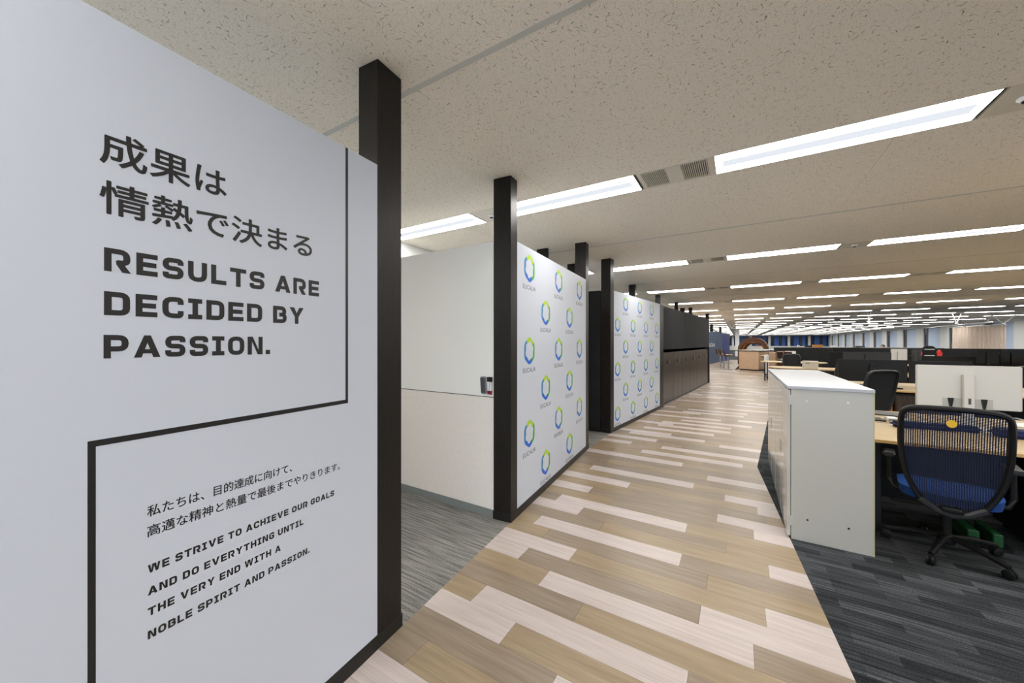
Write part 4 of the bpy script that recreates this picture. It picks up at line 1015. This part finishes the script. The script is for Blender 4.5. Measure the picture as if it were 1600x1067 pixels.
fs = [(k * (NX + 1) + i, k * (NX + 1) + i + 1, (k + 1) * (NX + 1) + i + 1, (k + 1) * (NX + 1) + i) for k in range(NZ) for i in range(NX)]
fs += [tuple(nv + q for q in reversed(f)) for f in fs[:]]
cu.add(vs, fs); t = thing('curtain', 'beige pleated curtain hanging from a white rail at the right', 'curtain', (0, 0, 0)); cu.build('cloth', M['curtain'], t)
hk = MB()
for i in range(16): p = A_ + d * (i / 15); hk.box(p.x - .01, p.x + .01, p.y - .01, p.y + .01, 2.245, 2.275)
hk.build('hooks', M['white'], t)['kind'] = 'stuff'

# ------------------------------------------------------------------ seated person far away
pr = thing('person', 'person with short black hair and white shirt seated behind the low wall', 'person', (6.74, 27.64, 0), R(150))
me = bpy.data.meshes.new('body')
V = [(0, 0, .52), (0, .01, .75), (0, .0, .98), (0, .01, 1.08), (-.18, 0, .99), (-.24, .08, .75), (-.2, .3, .68), (.18, 0, .99), (.24, .08, .75), (.2, .3, .68),
     (-.1, .0, .5), (-.13, .42, .5), (-.13, .42, .06), (.1, 0, .5), (.13, .42, .5), (.13, .42, .06), (-.13, .54, .03), (.13, .54, .03)]
Ed = [(0, 1), (1, 2), (2, 3), (2, 4), (4, 5), (5, 6), (2, 7), (7, 8), (8, 9), (0, 10), (10, 11), (11, 12), (0, 13), (13, 14), (14, 15), (12, 16), (15, 17)]
RR = [.15, .14, .13, .055, .07, .05, .035, .07, .05, .035, .1, .075, .045, .1, .075, .045, .035, .035]
me.from_pydata(V, Ed, []); ob = bpy.data.objects.new('body', me); COL.objects.link(ob)
md = ob.modifiers.new('s', 'SKIN'); 
for i, sv in enumerate(me.skin_vertices[0].data): sv.radius = (RR[i], RR[i] * .8); sv.use_root = (i == 0)
ob.modifiers.new('u', 'SUBSURF').levels = 1
dg = bpy.context.evaluated_depsgraph_get(); m2 = bpy.data.meshes.new_from_object(ob.evaluated_get(dg)); bpy.data.objects.remove(ob)
m2.materials.clear(); m2.materials.append(M['shirt']); ob = bpy.data.objects.new('body', m2); COL.objects.link(ob); ob.parent = pr
def ball(c, r, sc, m, nm, par):
    b = MB(); pf = [(max(.001, r * math.sin(R(a))), -r * math.cos(R(a))) for a in range(0, 181, 15)]; b.lathe(pf, n=16)
    b.v = [(c[0] + x * sc[0], c[1] + y * sc[1], c[2] + z * sc[2]) for x, y, z in b.v]; return b.build(nm, M[m], par)
hd = ball((0, .03, 1.2), .1, (.8, .95, 1.15), 'skin', 'head', pr)
ball((0, .13, 1.19), .012, (1, 1.5, 1.6), 'skin', 'nose', hd)
for s in (-1, 1): ball((s * .03, .115, 1.215), .009, (1, 1, .7), 'black', 'eye', hd); ball((s * .082, .03, 1.2), .018, (.5, 1, 1.4), 'skin', 'ear', hd)
B(-.022, .022, .116, .124, 1.15, 1.157).build('mouth', M['marker_red'], hd)
ball((0, .012, 1.235), .105, (.84, .95, 1.0), 'hair', 'hair', hd)
t = thing('office_chair', 'dark chair under the seated person', 'chair', (6.74, 27.64, 0), R(150)); B(-.22, .22, -.2, .22, .36, .42).build('seat', M['black'], t, .01); B(-.2, .2, -.26, -.2, .45, .9).build('backrest', M['black'], t, .01)
MB().lathe([(.03, .05), (.03, .36)], n=10).build('gas_lift', M['black'], t)
for i in range(5): A = R(72 * i + 20); MB().tube([(0, 0, .06), (.28 * math.cos(A), .28 * math.sin(A), .02)], [.025, .02], 6).build('base_leg', M['black'], t)
